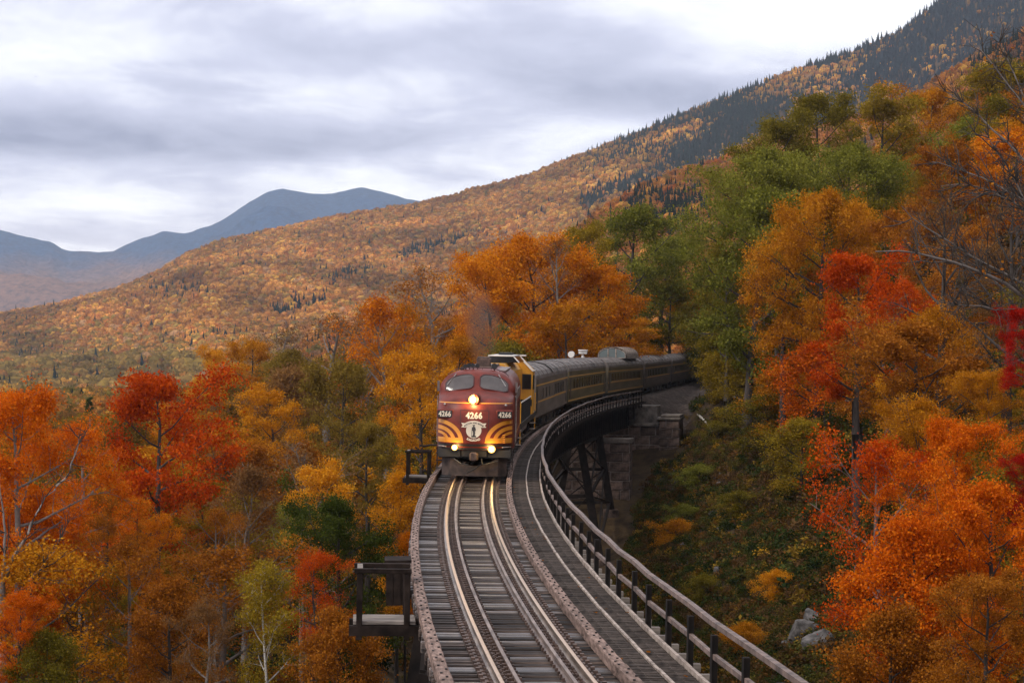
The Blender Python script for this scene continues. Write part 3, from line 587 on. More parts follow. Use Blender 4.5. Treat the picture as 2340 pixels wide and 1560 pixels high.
# ties, four slightly different weathered meshes shared by all
ties = []
for i in range(4):
    r = random.Random(i); q = MB(); q.box((0, 0, 0), (3.30, .185, .22)); me = bevel_mesh(q.mesh('tie'), .022)
    for v in me.vertices: v.co.z += r.uniform(-.006, .006); v.co.y += r.uniform(-.008, .008)
    ties.append(me)
def tie_box(q, d): q.box((0, 0, 0), (3.30, .19, .22), Matrix.Translation(at(d, -.14, -.28)) @ Matrix.Rotation(heading(d), 4, 'Z'))
PITCH = .318; d = 25.5; k = 0; tie_ds = []
while d < 25.5 + PITCH * 296:
    o = link('tie', ties[random.randrange(4)], M['wet_tie' if random.random() < .30 else 'tie'], bridge, bl(at(d, -.14 + random.uniform(-.035, .035), -.28 + random.uniform(-.018, .010))), (random.uniform(-.03, .03), TILT + random.uniform(-.004, .004), heading(d) + random.uniform(-.012, .012)))
    tie_ds.append(d); d += PITCH * random.uniform(.93, 1.07)
q = MB(); dd = B0
while dd < 25.2: tie_box(q, dd); dd += PITCH
dd = tie_ds[-1] + PITCH
while dd < B1: tie_box(q, dd); dd += PITCH
q.v = [bl(v) for v in q.v]; bpart('tie_bed', q, 'tie', kind='stuff')
# tie plates and spikes beside every rail
q = MB(); qb = MB(); rr_ = random.Random(3)
for d in tie_ds:
    if d > 80: continue
    Mx = Matrix.Translation(bl(at(d, 0, -.17))) @ Matrix.Rotation(heading(d), 4, 'Z')
    for off in (-.75, .75):
        q.box((off, 0, .012 - off * TILT), (.40, .19, .024), Mx)
        for s in (-1, 1):
            for t in (-1, 1): qb.box((off + s * .115 + rr_.uniform(-.01, .01), t * .05, .045 - off * TILT), (.05, .035, .05), Mx)
            qb.box((off + s * .24, rr_.uniform(-.03, .03), .04 - off * TILT), (.07, .09, .055), Mx)
    for off in (-.46, .46):
        for s in (-1, 1): qb.box((off + s * .10, rr_.uniform(-.05, .05), .03 - off * TILT), (.05, .05, .06), Mx)
bpart('tie_plates', q, 'rust_steel', kind='stuff'); bpart('spikes', qb, 'rust_steel', kind='stuff')
# rails: I section swept along the curve; running rails and lower guard rails inside them
def sweep(prof, off, z0, d0, d1, step):
    ds = np.arange(d0, d1 + 1e-6, step); q = MB(); n = len(prof); vs = []
    for d in ds:
        for (px, pz) in prof: vs.append(bl(at(d, off + px, z0 + pz)))
    fs = []
    for i in range(len(ds) - 1):
        for j in range(n): fs.append((i * n + j, i * n + (j + 1) % n, (i + 1) * n + (j + 1) % n, (i + 1) * n + j))
    fs += [tuple(range(n))[::-1], tuple((len(ds) - 1) * n + j for j in range(n))]; q.add(vs, fs); return q
IR = [(-.07, -.165), (.07, -.165), (.07, -.15), (.012, -.135), (.012, -.04), (.036, -.03), (.036, -.006), (.026, 0), (-.026, 0), (-.036, -.006), (-.036, -.03), (-.012, -.04), (-.012, -.135), (-.07, -.15)]
for off in (-.753, .753):
    ro = bpart('rail', sweep(IR, off, 0, B0, 300, 1.0), 'rail_side'); ro.data.materials.append(M['rail_top'])
    for f_ in ro.data.polygons:
        if f_.normal.z > .8 and min(ro.data.vertices[v_].co.z + BI.z for v_ in f_.vertices) > -.1: f_.material_index = 1
GR = [(x * .92, z * .86) for x, z in IR]
for off in (-.46, .46): bpart('guard_rail', sweep(GR, off, -.03, B0, B1, 1.0), 'guard_rail')
# edge timbers, butted lengths with bolt heads
q = MB()
for off, wd in ((-1.65, .215), (1.39, .20)):
    d = 22.0; i = 0
    while d < B1 - 4:
        ln = 3.9 if off < 0 else 3.7; a = at(d + .012, off, -.065); b = at(d + ln - .012, off, -.065); dz = random.uniform(-.012, .014)
        mbx = MB(); l_ = (b - a).length; nseg = 12
        for s in range(nseg):
            pass
        mbx.box((0, 0, 0), (wd, l_, .215)); me = mbx.mesh('edge_timber'); bm = bmesh.new(); bm.from_mesh(me); bmesh.ops.bevel(bm, geom=list(bm.edges), offset=.018, segments=1, affect='EDGES'); bmesh.ops.subdivide_edges(bm, edges=[e for e in bm.edges if e.calc_length() > 1], cuts=14)
        for v in bm.verts: v.co.x += random.uniform(-.008, .008); v.co.z += random.uniform(-.007, .007)
        bm.to_mesh(me); bm.free()
        o = link('edge_timber', me, M['timber'], bridge, bl((a + b) / 2) + Vector((0, 0, dz)), (math.atan2(b.z - a.z, l_), TILT, -math.atan2(b.x - a.x, b.y - a.y)))
        if d < 95:
            n = int(ln / PITCH)
            for j in range(n):
                p = bl(a.lerp(b, (j + .5) / n)) + Vector((0, 0, dz + .115))
                s = 1 if j % 2 else -1; q.box((p.x + s * .045 + random.uniform(-.02, .02), p.y + random.uniform(-.05, .05), p.z), (.042, .042, .03))
        d += ln; i += 1
bpart('timber_bolts', q, 'bolt', kind='stuff')
# walkway: brackets, two lines of grating panels and the strips between and beside them
br = MB(); br.box((0, 0, 0), (1.62, .14, .14)); br = br.mesh('walkway_bracket')
def panel(wd, ln, r):
    q = MB(); nb = 9
    for j in range(nb): q.box((0, -ln / 2 + (j + .5) * ln / nb, r.uniform(-.003, .003)), (wd - .02, .062, .03))
    for s in (-.42, 0, .42): q.box((s * wd, 0, -.004), (.016, ln - .01, .026))
    for s in (-1, 1): q.box((0, s * (ln / 2 - .012), 0), (wd - .004, .022, .036))
    return q.mesh('grating_panel')
PL = 1.18; pans = [[panel(.535, PL, random.Random(7 + i)) for i in range(3)], [panel(.47, PL, random.Random(17 + i)) for i in range(3)]]
d = 23.0; k = 0; strip_pts = {2.075: [], 2.60: [], 1.515: []}
while d < B1 - 1:
    if d < 24 + 118 * PL:
        for c_, (off, lst) in enumerate(((1.785, pans[0]), (2.35, pans[1]))):
            link('grating_panel', lst[random.randrange(3)], M['grating'], bridge, bl(at(d + PL / 2, off, -.125 + random.uniform(-.012, .012))), (random.uniform(-.008, .008), TILT + random.uniform(-.012, .012), heading(d + PL / 2) + random.uniform(-.008, .008)))
    d += PL
d = 22.6
while d < B1:
    link('walkway_bracket', br, M['plank' if d < 62 else 'dark_wood'], bridge, bl(at(d, 2.2, -.24)), (0, TILT, heading(d))); d += 1.0
q = MB()
for off, wd in ((1.785, .535), (2.35, .47)):
    dd = 24 + 118 * PL
    while dd < B1:
        q.box((0, 0, 0), (wd, PL - .02, .03), Matrix.Translation(bl(at(dd + PL / 2, off, -.13))) @ Matrix.Rotation(heading(dd), 4, 'Z')); dd += PL
    q2 = 0
bpart('far_grating', q, 'grating', kind='stuff')
for off, wd, hh in ((2.075, .055, .05), (2.625, .06, .10)):
    d = 22.5
    while d < B1 - 1:
        ln = 2.36 if off < 2.3 else 3.54; a = at(d, off + random.uniform(-.012, .012), -.09); b = at(min(d + ln - .015, B1), off + random.uniform(-.012, .012), -.09 + random.uniform(-.01, .01)); q = MB(); q.bar(bl(a), bl(b), wd, hh); bpart('walkway_strip', q, 'strip'); d += ln
# plate girders, cross frames, towers
for off in (-1.15, 1.2):
    ends = [B0, 6, 18, 43, 55, 73, 85, 103, 115, 140, 152, 159, B1]
    for a, b in zip(ends[:-1], ends[1:]):
        q = MB(); n = max(2, int((b - a) / 3)); dep = 2.25
        for i in range(n):
            p0, p1 = at(a + (b - a) * i / n, off, -.4), at(a + (b - a) * (i + 1) / n, off, -.4); dn = Vector((0, 0, -dep / 2))
            q.bar(bl(p0 + dn), bl(p1 + dn), .03, dep); q.bar(bl(p0), bl(p1), .40, .05); q.bar(bl(p0 + 2 * dn), bl(p1 + 2 * dn), .40, .05)
        dd = a + .3
        while dd < b:
            for s in (-1, 1): q.box((0, 0, 0), (.14, .05, dep - .1), Matrix.Translation(bl(at(dd, off + s * .09, -.4 - dep / 2))) @ Matrix.Rotation(heading(dd), 4, 'Z'))
            dd += 1.35
        bpart('plate_girder', q, 'black_steel')
q = MB(); d = 20.
while d < B1:
    q.bar(bl(at(d, -1.1, -.7)), bl(at(d, 1.15, -2.4)), .09, .09); q.bar(bl(at(d, -1.1, -2.4)), bl(at(d, 1.15, -.7)), .09, .09); d += 3
bpart('cross_frames', q, 'black_steel', kind='stuff')
BATTER = 1 / 6.0
for (da, db) in ((6, 18), (43, 55), (73, 85), (103, 115), (140, 152)):
    feet = {}
    for d in (da, db):
        for s in (-1, 1):
            top = at(d, s * 1.25, -2.7); x = top.x
            for it in range(4):
                z = float(hnear(x, d)) + .5; x = top.x + s * (top.z - z) * BATTER
            foot = Vector((x, d, z)); feet[d, s] = (top, foot); q = MB(); n = Vector((1, 0, 0))
            q.bar(bl(top), bl(foot), .30, .42, (0, 1, 0))
            for t in (-.24, .24): q.bar(bl(top + Vector((0, t, 0))), bl(foot + Vector((0, t, 0))), .62, .06, (0, 1, 0))
            ln = (foot - top).length; m_ = int(ln / .55)          # lacing bars between the two channels
            for i in range(m_):
                a = top.lerp(foot, i / m_); b = top.lerp(foot, (i + 1) / m_); u = .24 if i % 2 else -.24
                for s2 in (-.30, .30): q.bar(bl(a + Vector((s2, u, 0))), bl(b + Vector((s2, -u, 0))), .06, .02, (1, 0, 0))
            bpart('tower_leg', q, 'black_steel')
            q = MB(); q.box(bl(foot + Vector((0, 0, -.6))), (1.3, 1.3, 1.2)); me = bevel_mesh(q.mesh('pedestal'), .05); link('pedestal', me, M['stone'], bridge)
    q = MB(); lev = (0, .45, .9)
    for d in (da, db):
        (t0, f0), (t1, f1) = feet[d, -1], feet[d, 1]
        for i, l in enumerate(lev):
            q.bar(bl(t0.lerp(f0, l)), bl(t1.lerp(f1, l)), .22, .28)
            if i: q.bar(bl(t0.lerp(f0, lev[i - 1])), bl(t1.lerp(f1, l)), .16, .10); q.bar(bl(t1.lerp(f1, lev[i - 1])), bl(t0.lerp(f0, l)), .16, .10)
    for s in (-1, 1):
        (t0, f0), (t1, f1) = feet[da, s], feet[db, s]
        for i, l in enumerate(lev):
            q.bar(bl(t0.lerp(f0, l)), bl(t1.lerp(f1, l)), .2, .25)
            if i: q.bar(bl(t0.lerp(f0, lev[i - 1])), bl(t1.lerp(f1, l)), .14, .10); q.bar(bl(t1.lerp(f1, lev[i - 1])), bl(t0.lerp(f0, l)), .14, .10)
    bpart('tower_bracing', q, 'black_steel')
# handrail along the walkway
fence = empty('walkway_railing', at(30, 2.68, -.2), label='long rusty two-bar steel railing curving along the right edge of the walkway', cat='railing'); FI = fence.location.copy()
q = MB(); q.box((0, 0, .18), (.085, .10, 1.42)); q.box((-.05, 0, .18), (.02, .13, 1.42)); post = q.mesh('post')
d = 18.2; prev = None
while d < B1 - .5:
    p = at(d, 2.74 + random.uniform(-.025, .025), -.17 + random.uniform(-.015, .015)); link('post', post, M['black_steel'], fence, p - FI, (0, TILT, heading(d)))
    if prev:
        for nm, z, wd, ht in (('top_rail', 1.09, .10, .085), ('mid_rail', .55, .07, .085)):
            q = MB(); u = Vector((0, 0, z)); v = (p - prev) * .004; q.bar(prev + u + v - FI, p + u - v - FI, wd, ht); q.build(nm, M['hand_rail'], fence)
    prev = p; d += 2.0
# two refuge platforms on the left edge
def refuge(d, label, wd, near):
    o = empty('refuge_platform', at(d, -1.85, -.2), (0, TILT, heading(d)), label=label, cat='platform', group='refuge platforms on the left of the deck')
    x0 = -wd - .15
    for i, y in enumerate((-.30, -.07, .16, .39)):
        q = MB(); q.box((x0 / 2 - .02, y, -.02), (-x0 + .1, .21, .07)); link('plank', bevel_mesh(q.mesh('plank'), .008), M['plank'], o)
    for y in (-.40, .46):
        for x in (x0 + .05, x0 + wd):
            q = MB(); q.box((x, y, .32), (.12, .12, 1.35)); link('post', bevel_mesh(q.mesh('post'), .01), M['dark_wood'], o)
        q = MB(); q.box((x0 / 2 + .0 - .07, y, 1.02), (wd + .14, .14, .09)); link('top_rail', bevel_mesh(q.mesh('top_rail'), .008), M['dark_wood'], o)
    q = MB(); q.box((x0 + .05, .03, 1.02), (.11, .73, .085)); q.build('side_rail', M['plank'], o)
    for y in (-.40, .46):
        q = MB(); q.box((x0 / 2 + .3, y, -.17), (-x0 + .9, .14, .20)); q.build('bearer', M['dark_wood'], o)
refuge(35.6, 'weathered timber refuge platform with square post frame, nearest on the left deck edge', 1.0, True)
refuge(73.0, 'small dark refuge platform with square frame beside the front of the maroon locomotive', .92, False)
bx = empty('water_barrel_box', at(39.6, -1.9, -.3), (0, 0, heading(39.6)), label='dark timber box hung on the left deck edge just behind the near platform', cat='box')
for i, x in enumerate((-.34, -.17, 0)):
    q = MB(); q.box((x - .05, -.35, .30), (.16, .05, .95)); q.build('side_board', M['dark_wood'], bx)
q = MB(); q.box((-.2, 0, .80), (.60, .80, .07)); q.build('lid', M['dark_wood'], bx); q = MB(); q.box((-.2, .02, .28), (.50, .66, .90)); q.build('box_body', M['dark_wood'], bx)

# ------------------------------------------------------------------ stone pier and abutment, every block its own piece
def stone_me(sx, sy, sz, seed):
    r = random.Random(seed); bm = bmesh.new(); bmesh.ops.create_cube(bm, size=1); bmesh.ops.scale(bm, vec=(sx, sy, sz), verts=bm.verts); bmesh.ops.bevel(bm, geom=list(bm.edges), offset=min(sx, sz) * .07, segments=1, affect='EDGES')
    for v in bm.verts: v.co += Vector((r.uniform(-.03, .03), r.uniform(-.05, .02), r.uniform(-.03, .03)))
    me = bpy.data.meshes.new('stone'); bm.to_mesh(me); bm.free(); return me
def masonry(root, x0, x1, y0, y1, z0, z1, course, seed):
    """courses of blocks round a mortar core, on the root's own axes"""
    r = random.Random(seed); q = MB(); q.box(((x0 + x1) / 2, (y0 + y1) / 2, (z0 + z1) / 2), (x1 - x0 - .05, y1 - y0 - .05, z1 - z0 - .02)); q.build('mortar_core', M['mortar'], root)
    z = z0; k = 0; n = max(1, round((z1 - z0) / course)); ch = (z1 - z0) / n
    for c in range(n):
        x = x0; first = True
        while x < x1 - .05:
            ln = r.uniform(1.0, 1.9) * course * 1.25 * (.55 if first and c % 2 else 1); ln = min(ln, x1 - x)
            if x1 - x - ln < .35: ln = x1 - x
            for yy in (y0,):
                link('stone', stone_me(ln - .05, .5, ch - .05, r.random()), M['stone'], root, (x + ln / 2, yy + .22, z + ch / 2))
            x += ln; first = False
        y = y0 + .5
        while y < y1 - .2:
            ln = min(r.uniform(.8, 1.4), y1 - y)
            for xx in (x0 + .22, x1 - .22): link('stone', stone_me(.5, ln - .05, ch - .05, r.random()), M['stone'], root, (xx, y + ln / 2, z + ch / 2))
            y += ln
        z += ch
pier = empty('stone_pier', at(158, 0, -12.0) + Vector((0, 0, 0)), (0, 0, heading(158)), label='narrow granite block pier under the far end of the trestle', cat='pier')
masonry(pier, -2.6, 3.3, -.9, .9, 0, 8.45, .85, 5)
q = MB(); q.box((.35, 0, 8.66), (6.2, 2.05, .40)); link('cap_stone', bevel_mesh(q.mesh('cap_stone'), .05), M['concrete'], pier)
ab = empty('stone_abutment', at(171.5, 0, -8.0), (0, 0, heading(171.5)), label='stepped granite and concrete abutment where the trestle meets the hillside', cat='abutment')
masonry(ab, -3.2, 4.4, -.6, 2.6, 0, 5.4, .9, 8)
masonry(ab, 4.4, 6.4, -1.3, 2.2, 2.6, 6.05, .95, 9)
q = MB(); q.box((5.35, .45, 6.17), (2.35, 3.9, .24)); link('cap_stone', bevel_mesh(q.mesh('cap_stone'), .04), M['concrete'], ab)
q = MB(); q.box((5.5, .6, 6.42), (1.9, 3.4, .22)); link('cap_stone', bevel_mesh(q.mesh('cap_stone'), .04), M['concrete'], ab)
q = MB(); q.box((3.1, .1, 5.55), (2.5, 2.0, .28)); link('cap_stone', bevel_mesh(q.mesh('cap_stone'), .04), M['concrete'], ab)
q = MB(); q.box((2.95, 1.9, 6.5), (2.3, 2.6, 1.75)); link('bridge_seat', bevel_mesh(q.mesh('bridge_seat'), .08), M['concrete'], ab)
q = MB(); q.box((-.6, 2.6, 6.2), (5.2, 1.6, 2.2)); link('back_wall', bevel_mesh(q.mesh('back_wall'), .06), M['concrete'], ab)
# ballast beyond the bridge
ds = np.arange(B1 + .6, 330, .6); offs = np.array([-7, -4.2, -2.7, -2, -1, 0, 1, 2, 2.6, 3.2, 3.8, 4.4, 5, 5.6, 6.3, 7.2]); v = []
for d in ds:
    for j, o_ in enumerate(offs):
        p = at(d, o_, 0); hz_ = float(hnear(p.x, p.y)); f = min(1.0, max(0, (abs(o_) - 2.9) / 6.0)); zb = -.16 - max(0, abs(o_) - 2.7) * .55; z = lerp(hz_ - .12, max(zb, hz_ + .10 - .35 * (j in (0, len(offs) - 1))), float(smooth(B1 + (.4 if abs(o_) < 2.5 else 1.0), B1 + (.8 if abs(o_) < 2.5 else 7.0), d))) + random.uniform(-.06, .06); v.append((p.x, p.y, z))
n = len(offs); i = (np.arange(len(ds) - 1)[:, None] * n + np.arange(n - 1)[None]).ravel()
link('ballast_bed', np_mesh('ballast_bed', v, np.stack([i, i + 1, i + 1 + n, i + n], 1), True), M['ballast'], kind='structure')

# ------------------------------------------------------------------ the train
def on_track(name, d0, ln, **k):
    a, b = at(d0 + .16 * ln, 0, 0), at(d0 + .84 * ln, 0, 0); dr = (b - a).normalized(); p = a - dr * .16 * ln
    return empty(name, p, (math.asin(dr.z), TILT, -math.atan2(dr.x, dr.y)), **k)
def trucks(root, ys, wb, m='black_steel', axles=2):
    for y in ys:
        q = MB()
        for s in (-1, 1):
            q.box((s * 1.08, y, .58), (.14, wb + 1.2, .26)); q.box((s * 1.10, y, .42), (.10, .8, .34))
            for j in range(axles): q.box((s * 1.12, y + (j / (axles - 1) - .5) * wb, .5), (.18, .34, .36))
        q.box((0, y, .62), (2.0, .5, .25)); t = q.build('truck', M[m], root)
        for j in range(axles):
            for s in (-1, 1):
                yy = y + (j / (axles - 1) - .5) * wb; q = MB(); q.tube([(s * .68, yy, .46), (s * .80, yy, .46)], .46, 20); q.tube([(s * .66, yy, .46), (s * .68, yy, .46)], .50, 20); q.build('wheel', M['rust_steel'], t)
# --- the maroon cab unit in front: the nose is a surface y = nose(x, z), everything on it follows that surface
WN = 1.545
def ztop(x): return 3.30 + 1.0 * max(0, 1 - (abs(x) / WN) ** 3.2) ** .5
_pz = [1.15, 1.5, 2.3, 2.75, 3.0, 3.18, 3.30, 3.40, 3.47, 4.05, 4.22, 4.31]; _py = [.07, .0, .04, .14, .28, .50, .82, 1.2, 1.45, 1.88, 2.12, 2.55]
def nose(x, z):
    xx = min(abs(x) / WN, 1.0); ze = z + .13 * xx ** 2 * (z > 2.6) * min(1, (z - 2.6) / .5); pl = 1.45 * (1 - max(0, 1 - xx ** 2.5) ** (1 / 2.5)); k = float(1 - .68 * smooth(2.9, 3.6, z))
    return float(np.interp(ze, _pz, _py)) + pl * k
loco = on_track('diesel_locomotive', 69.35, 15.4, label='maroon streamlined diesel locomotive numbered 4266 leading the train with lit headlights', cat='locomotive')
LM = Matrix()
xs = [WN * math.sin(math.pi / 2 * t) for t in np.linspace(-1, 1, 31)]; nz = 34; q = MB(); q.sm = True; ix = {}
for i, x in enumerate(xs):
    for j in range(nz + 1):
        z = 1.15 + (ztop(x) - 1.15) * j / nz; ix[i, j] = len(q.v); q.v.append((x, nose(x, z), z))
for i in range(len(xs) - 1):
    for j in range(nz): q.f.append((ix[i, j], ix[i + 1, j], ix[i + 1, j + 1], ix[i, j + 1]))
edge = [ix[0, j] for j in range(nz + 1)] + [ix[i, nz] for i in range(1, len(xs))] + [ix[len(xs) - 1, j] for j in range(nz - 1, -1, -1)]
back = []
for e_ in edge: v = q.v[e_]; back.append(len(q.v)); q.v.append((v[0], 15.3, v[2]))
for a in range(len(edge) - 1): q.f.append((edge[a], edge[a + 1], back[a + 1], back[a]))
q.f.append(tuple(back)[::-1]); q.build('body', M['maroon'], loco)
def patch(name, grid, m, off=.006, parent=loco, close=None):
    """grid: rows of (x, z); a thin skin lying on the nose"""
    q = MB(); n = len(grid[0])
    for row in grid:
        for (x, z) in row: q.v.append((x, nose(x, z) - off, z))
    nr = len(grid)
    for i in range(nr - 1):
        for j in range(n - 1): q.f.append((i * n + j, i * n + j + 1, (i + 1) * n + j + 1, (i + 1) * n + j))
    k = len(q.v)                                   # thickness
    for row in grid:
        for (x, z) in row: q.v.append((x, nose(x, z) + .01, z))
    bd = [j for j in range(n)] + [i * n + n - 1 for i in range(1, nr)] + [(nr - 1) * n + j for j in range(n - 2, -1, -1)] + [i * n for i in range(nr - 2, 0, -1)]
    for a, b in zip(bd, bd[1:] + bd[:1]): q.f.append((a, b, b + k, a + k))
    me = bpy.data.meshes.new(name); me.from_pydata(q.v, [], q.f); return link(name, me, M[m], parent)
def polyskin(name, pts, m, off, parent):
    """filled outline (x, z) laid on the nose"""
    me = bpy.data.meshes.new(name); me.from_pydata([(x, nose(x, z) - off, z) for x, z in pts], [], [tuple(range(len(pts)))]); return link(name, me, M[m], parent)
# windshield: two panes in gaskets
for s in (-1, 1):
    def lo(t): return 3.55 - .16 * t ** 1.5
    def hi(t): return 4.115 - .30 * t ** 2.6
    g = []; x0, x1 = .13, 1.27
    for b in np.linspace(0, 1, 7):
        row = []
        for t in np.linspace(0, 1, 13):
            e_ = (1 - abs(2 * t - 1) ** 8) ; mz = (lo(t) + hi(t)) / 2; hh = (hi(t) - lo(t)) / 2 * (.62 + .38 * e_); row.append((s * (x0 + (x1 - x0) * t), mz + (2 * b - 1) * hh))
        g.append(row)
    wsh = patch('windshield', g, 'grey_glass', .012)
    q = MB(); loop = g[0] + [r_[-1] for r_ in g[1:]] + g[-1][-2::-1] + [r_[0] for r_ in g[-2:0:-1]]
    pts = [(x, nose(x, z) - .016, z) for x, z in loop]; q.tube(pts + pts[:1], .022, 6, False); q.build('gasket', M['maroon_dark'], wsh)
    q = MB(); a = (s * .86, nose(.86, 4.10) - .05, 4.12); b = (s * (1.16 if s > 0 else 1.20), nose(1.16, 3.68) - .05, 3.66); q.bar(a, b, .03, .03); q.bar((a[0] + .04, a[1], a[2] - .1), (b[0] + .02, b[1], b[2]), .012, .02); q.build('wiper', M['steel'], loco)
# brow line and gold line
patch('nose_stripe', [[(x, z + 3.0) for x in np.linspace(-1.47, 1.47, 41)] for z in (-.018, .018)], 'gold', .006)
# swept gold bands
for s in (-1, 1):
    for (a0, b0, a1, b1) in ((1.06, .90, .90, .75), (.76, .66, .615, .51), (.50, .44, .40, .34)):
        gr = []
        for kx in np.linspace(0, 1, 3):
            A = a0 + (a1 - a0) * kx; B = b0 + (b1 - b0) * kx; row = []
            for t in np.linspace(0.0, math.pi / 2, 25): row.append((s * (1.49 - A * math.sin(t)), 1.44 + B * math.cos(t)))
            gr.append(row)
        patch('gold_band', gr, 'gold', .006)
    patch('gold_band', [[(s * (1.49 - (1.07 - .10 * b) * t), 1.43 + .20 * b) for t in np.linspace(0, 1, 16)] for b in (0, .5, 1)], 'gold', .009)
    q = MB()
    for i in range(5): q.box((s * 1.16, nose(1.16, 1.45 + .075 * i) - .02, 1.45 + .075 * i), (.13, .03, .03))
    q.build('louver', M['gold'], loco)
# number boards
def text_mesh(s, size, bold=.0, bend=None, squeeze=1.0):
    cu = bpy.data.curves.new('lettering', 'FONT'); cu.body = s; cu.size = size; cu.align_x = 'CENTER'; cu.align_y = 'CENTER'; cu.offset = bold; cu.resolution_u = 3; cu.space_character = 1.06
    o = bpy.data.objects.new('lettering', cu); C.objects.link(o); dg = bpy.context.evaluated_depsgraph_get(); dg.update(); me = bpy.data.meshes.new_from_object(o.evaluated_get(dg)); bpy.data.objects.remove(o); bpy.data.curves.remove(cu)
    me.materials.clear()
    for v in me.vertices: v.co.x *= squeeze
    return me
def nose_text(name, s, x0, z0, size, m, off, parent, bold=.01, squeeze=1.0, R_=None):
    me = text_mesh(s, size, bold, squeeze=squeeze)
    for v in me.vertices:
        x, z = v.co.x, v.co.y
        if R_:
            if R_ > 0: a = x / R_; r_ = R_ + z; x, z = r_ * math.sin(a), r_ * math.cos(a) - R_
            else: Q = -R_; a = x / Q; r_ = Q - z; x, z = r_ * math.sin(a), Q - r_ * math.cos(a)
        X, Z = x0 + x, z0 + z; v.co = (X, nose(X, Z) - off, Z)
    me.update(); return link(name, me, M[m], parent)
nose_text('number', '4266', -.02, 2.50, .335, 'cream', .010, loco, .014, .93)
for s in (-1, 1):
    ang = .62 * s; cx = s * 1.19; y0 = nose(1.19, 2.55) - .13; Mx = Matrix.Translation((cx, y0, 2.545)) @ Matrix.Rotation(ang * .42, 4, 'Z')
    q = MB(); q.box((0, .16, 0), (.72, .34, .40), Mx); me = bevel_mesh(q.mesh('number_board'), .07, 3); nb = link('number_board', me, M['maroon'], loco)
    q = MB(); q.box((0, -.014, 0), (.60, .012, .28), Mx); q.build('panel', M['black'], nb)
    me = text_mesh('4266', .285, .009, squeeze=.86)
    for v in me.vertices: v.co = Mx @ Vector((v.co.x, -.024, v.co.y))
    link('number', me, M['cream'], nb)
    q = MB(); q.tube([(s * 1.22, nose(1.22, 2.92) + .02, 2.92), (s * 1.22, nose(1.22, 2.92) - .06, 2.92), (s * 1.22, nose(1.22, 2.92) - .09, 2.92)], [.055, .05, .02], 10); q.build('class_light', M['steel'], loco)
# crest: shield, ribbon, statue figure, lettering
def arc(cx, cz, r_, a0, a1, n): return [(cx + r_ * math.sin(R(a)), cz + r_ * math.cos(R(a))) for a in np.linspace(a0, a1, n)]
cx0, cz0 = -.02, 1.93
em = polyskin('crest', arc(cx0, cz0, .305, 0, 360, 40)[:-1], 'cream', .012, loco)
g = [[(x, z) for x, z in arc(cx0, cz0 - .28, r_, -39, 39, 17)] for r_ in (.50, .66)]; rb = patch('ribbon', g, 'cream', .020, loco)
for s in (-1, 1): polyskin('ribbon_tail', [(cx0 + s * x, z) for x, z in ((.27, 2.20), (.31, 2.07), (.30, 2.04), (.50, 2.05), (.44, 2.12), (.50, 2.22))][::s], 'cream', .014, loco)
nose_text('lettering', 'BOSTON AND MAINE', cx0, cz0 + .295, .088, 'ink', .025, loco, .003, .92, .575)
nose_text('lettering', 'RAILROAD', cx0, cz0 - .395, .12, 'cream', .014, loco, .006, .9, -.55)
fig = [(-.02, .20), (-.055, .215), (-.05, .235), (0, .262), (.05, .235), (.055, .215), (.022, .20), (.022, .165), (.06, .15), (.085, .05), (.07, -.02), (.055, .03), (.05, -.02), (.06, -.09), (.045, -.17), (.055, -.185), (.10, -.19), (.10, -.25), (-.085, -.25), (-.085, -.20), (-.035, -.185), (-.02, -.10), (-.03, -.02), (-.055, .02), (-.075, .0), (-.08, .06), (-.06, .145), (-.022, .165)]
polyskin('statue_figure', [(cx0 + x, cz0 - .02 + z) for x, z in fig][::-1], 'ink', .018, loco)
q = MB(); q.bar((cx0 - .09, nose(cx0 - .09, cz0) - .02, cz0 - .24), (cx0 - .065, nose(cx0, cz0 + .1) - .02, cz0 + .13), .012, .012); q.build('musket', M['ink'], loco)
for s in (-1, 1): patch('door_seam', [[(s * .56 + k, z) for z in np.linspace(1.5, 2.72, 12)] for k in (-.008, .008)], 'black', .004)
patch('door_seam', [[(x, 2.72 + k) for x in np.linspace(-.56, .56, 12)] for k in (-.008, .008)], 'black', .004)
# headlights, each lens backed by a glowing ring that imitates its halo
q = MB(); hx, hz_ = -.05, 3.14; hy = nose(hx, hz_); q.tube([(hx + .04, hy + .35, hz_), (hx + .02, hy - .16, hz_), (hx, hy - .20, hz_)], [.25, .245, .21], 24); hl = q.build('headlight_housing', M['maroon'], loco)
q = MB(); q.tube([(hx - .02, hy - .212, hz_), (hx - .02, hy - .226, hz_)], [.115, .10], 20); q.build('lens', M['lens'], hl); q = MB(); q.tube([(hx - .02, hy - .20, hz_), (hx - .02, hy - .212, hz_)], [.185, .175], 20); q.build('reflector_halo', M['lens_halo'], hl)
q = MB(); q.tube([(hx, hy - .19, hz_), (hx, hy - .208, hz_)], [.205, .195], 24); q.build('bezel', M['steel'], hl)
for (lx, lz, lr) in ((-.77, 1.235, .085), (.70, 1.20, .105)):
    q = MB(); y_ = nose(lx, 1.3); q.tube([(lx, y_ + .2, lz), (lx, y_ - .07, lz)], [.13, .13], 16); dl = q.build('ditch_light', M['black'], loco); q = MB(); q.tube([(lx, y_ - .065, lz), (lx, y_ - .085, lz)], [lr * .85, lr * .7], 16); q.build('lens', M['lens'], dl); q = MB(); q.tube([(lx, y_ - .06, lz), (lx, y_ - .072, lz)], [lr * 1.4, lr * 1.3], 16); q.build('reflector_halo', M['lens_halo'], dl)
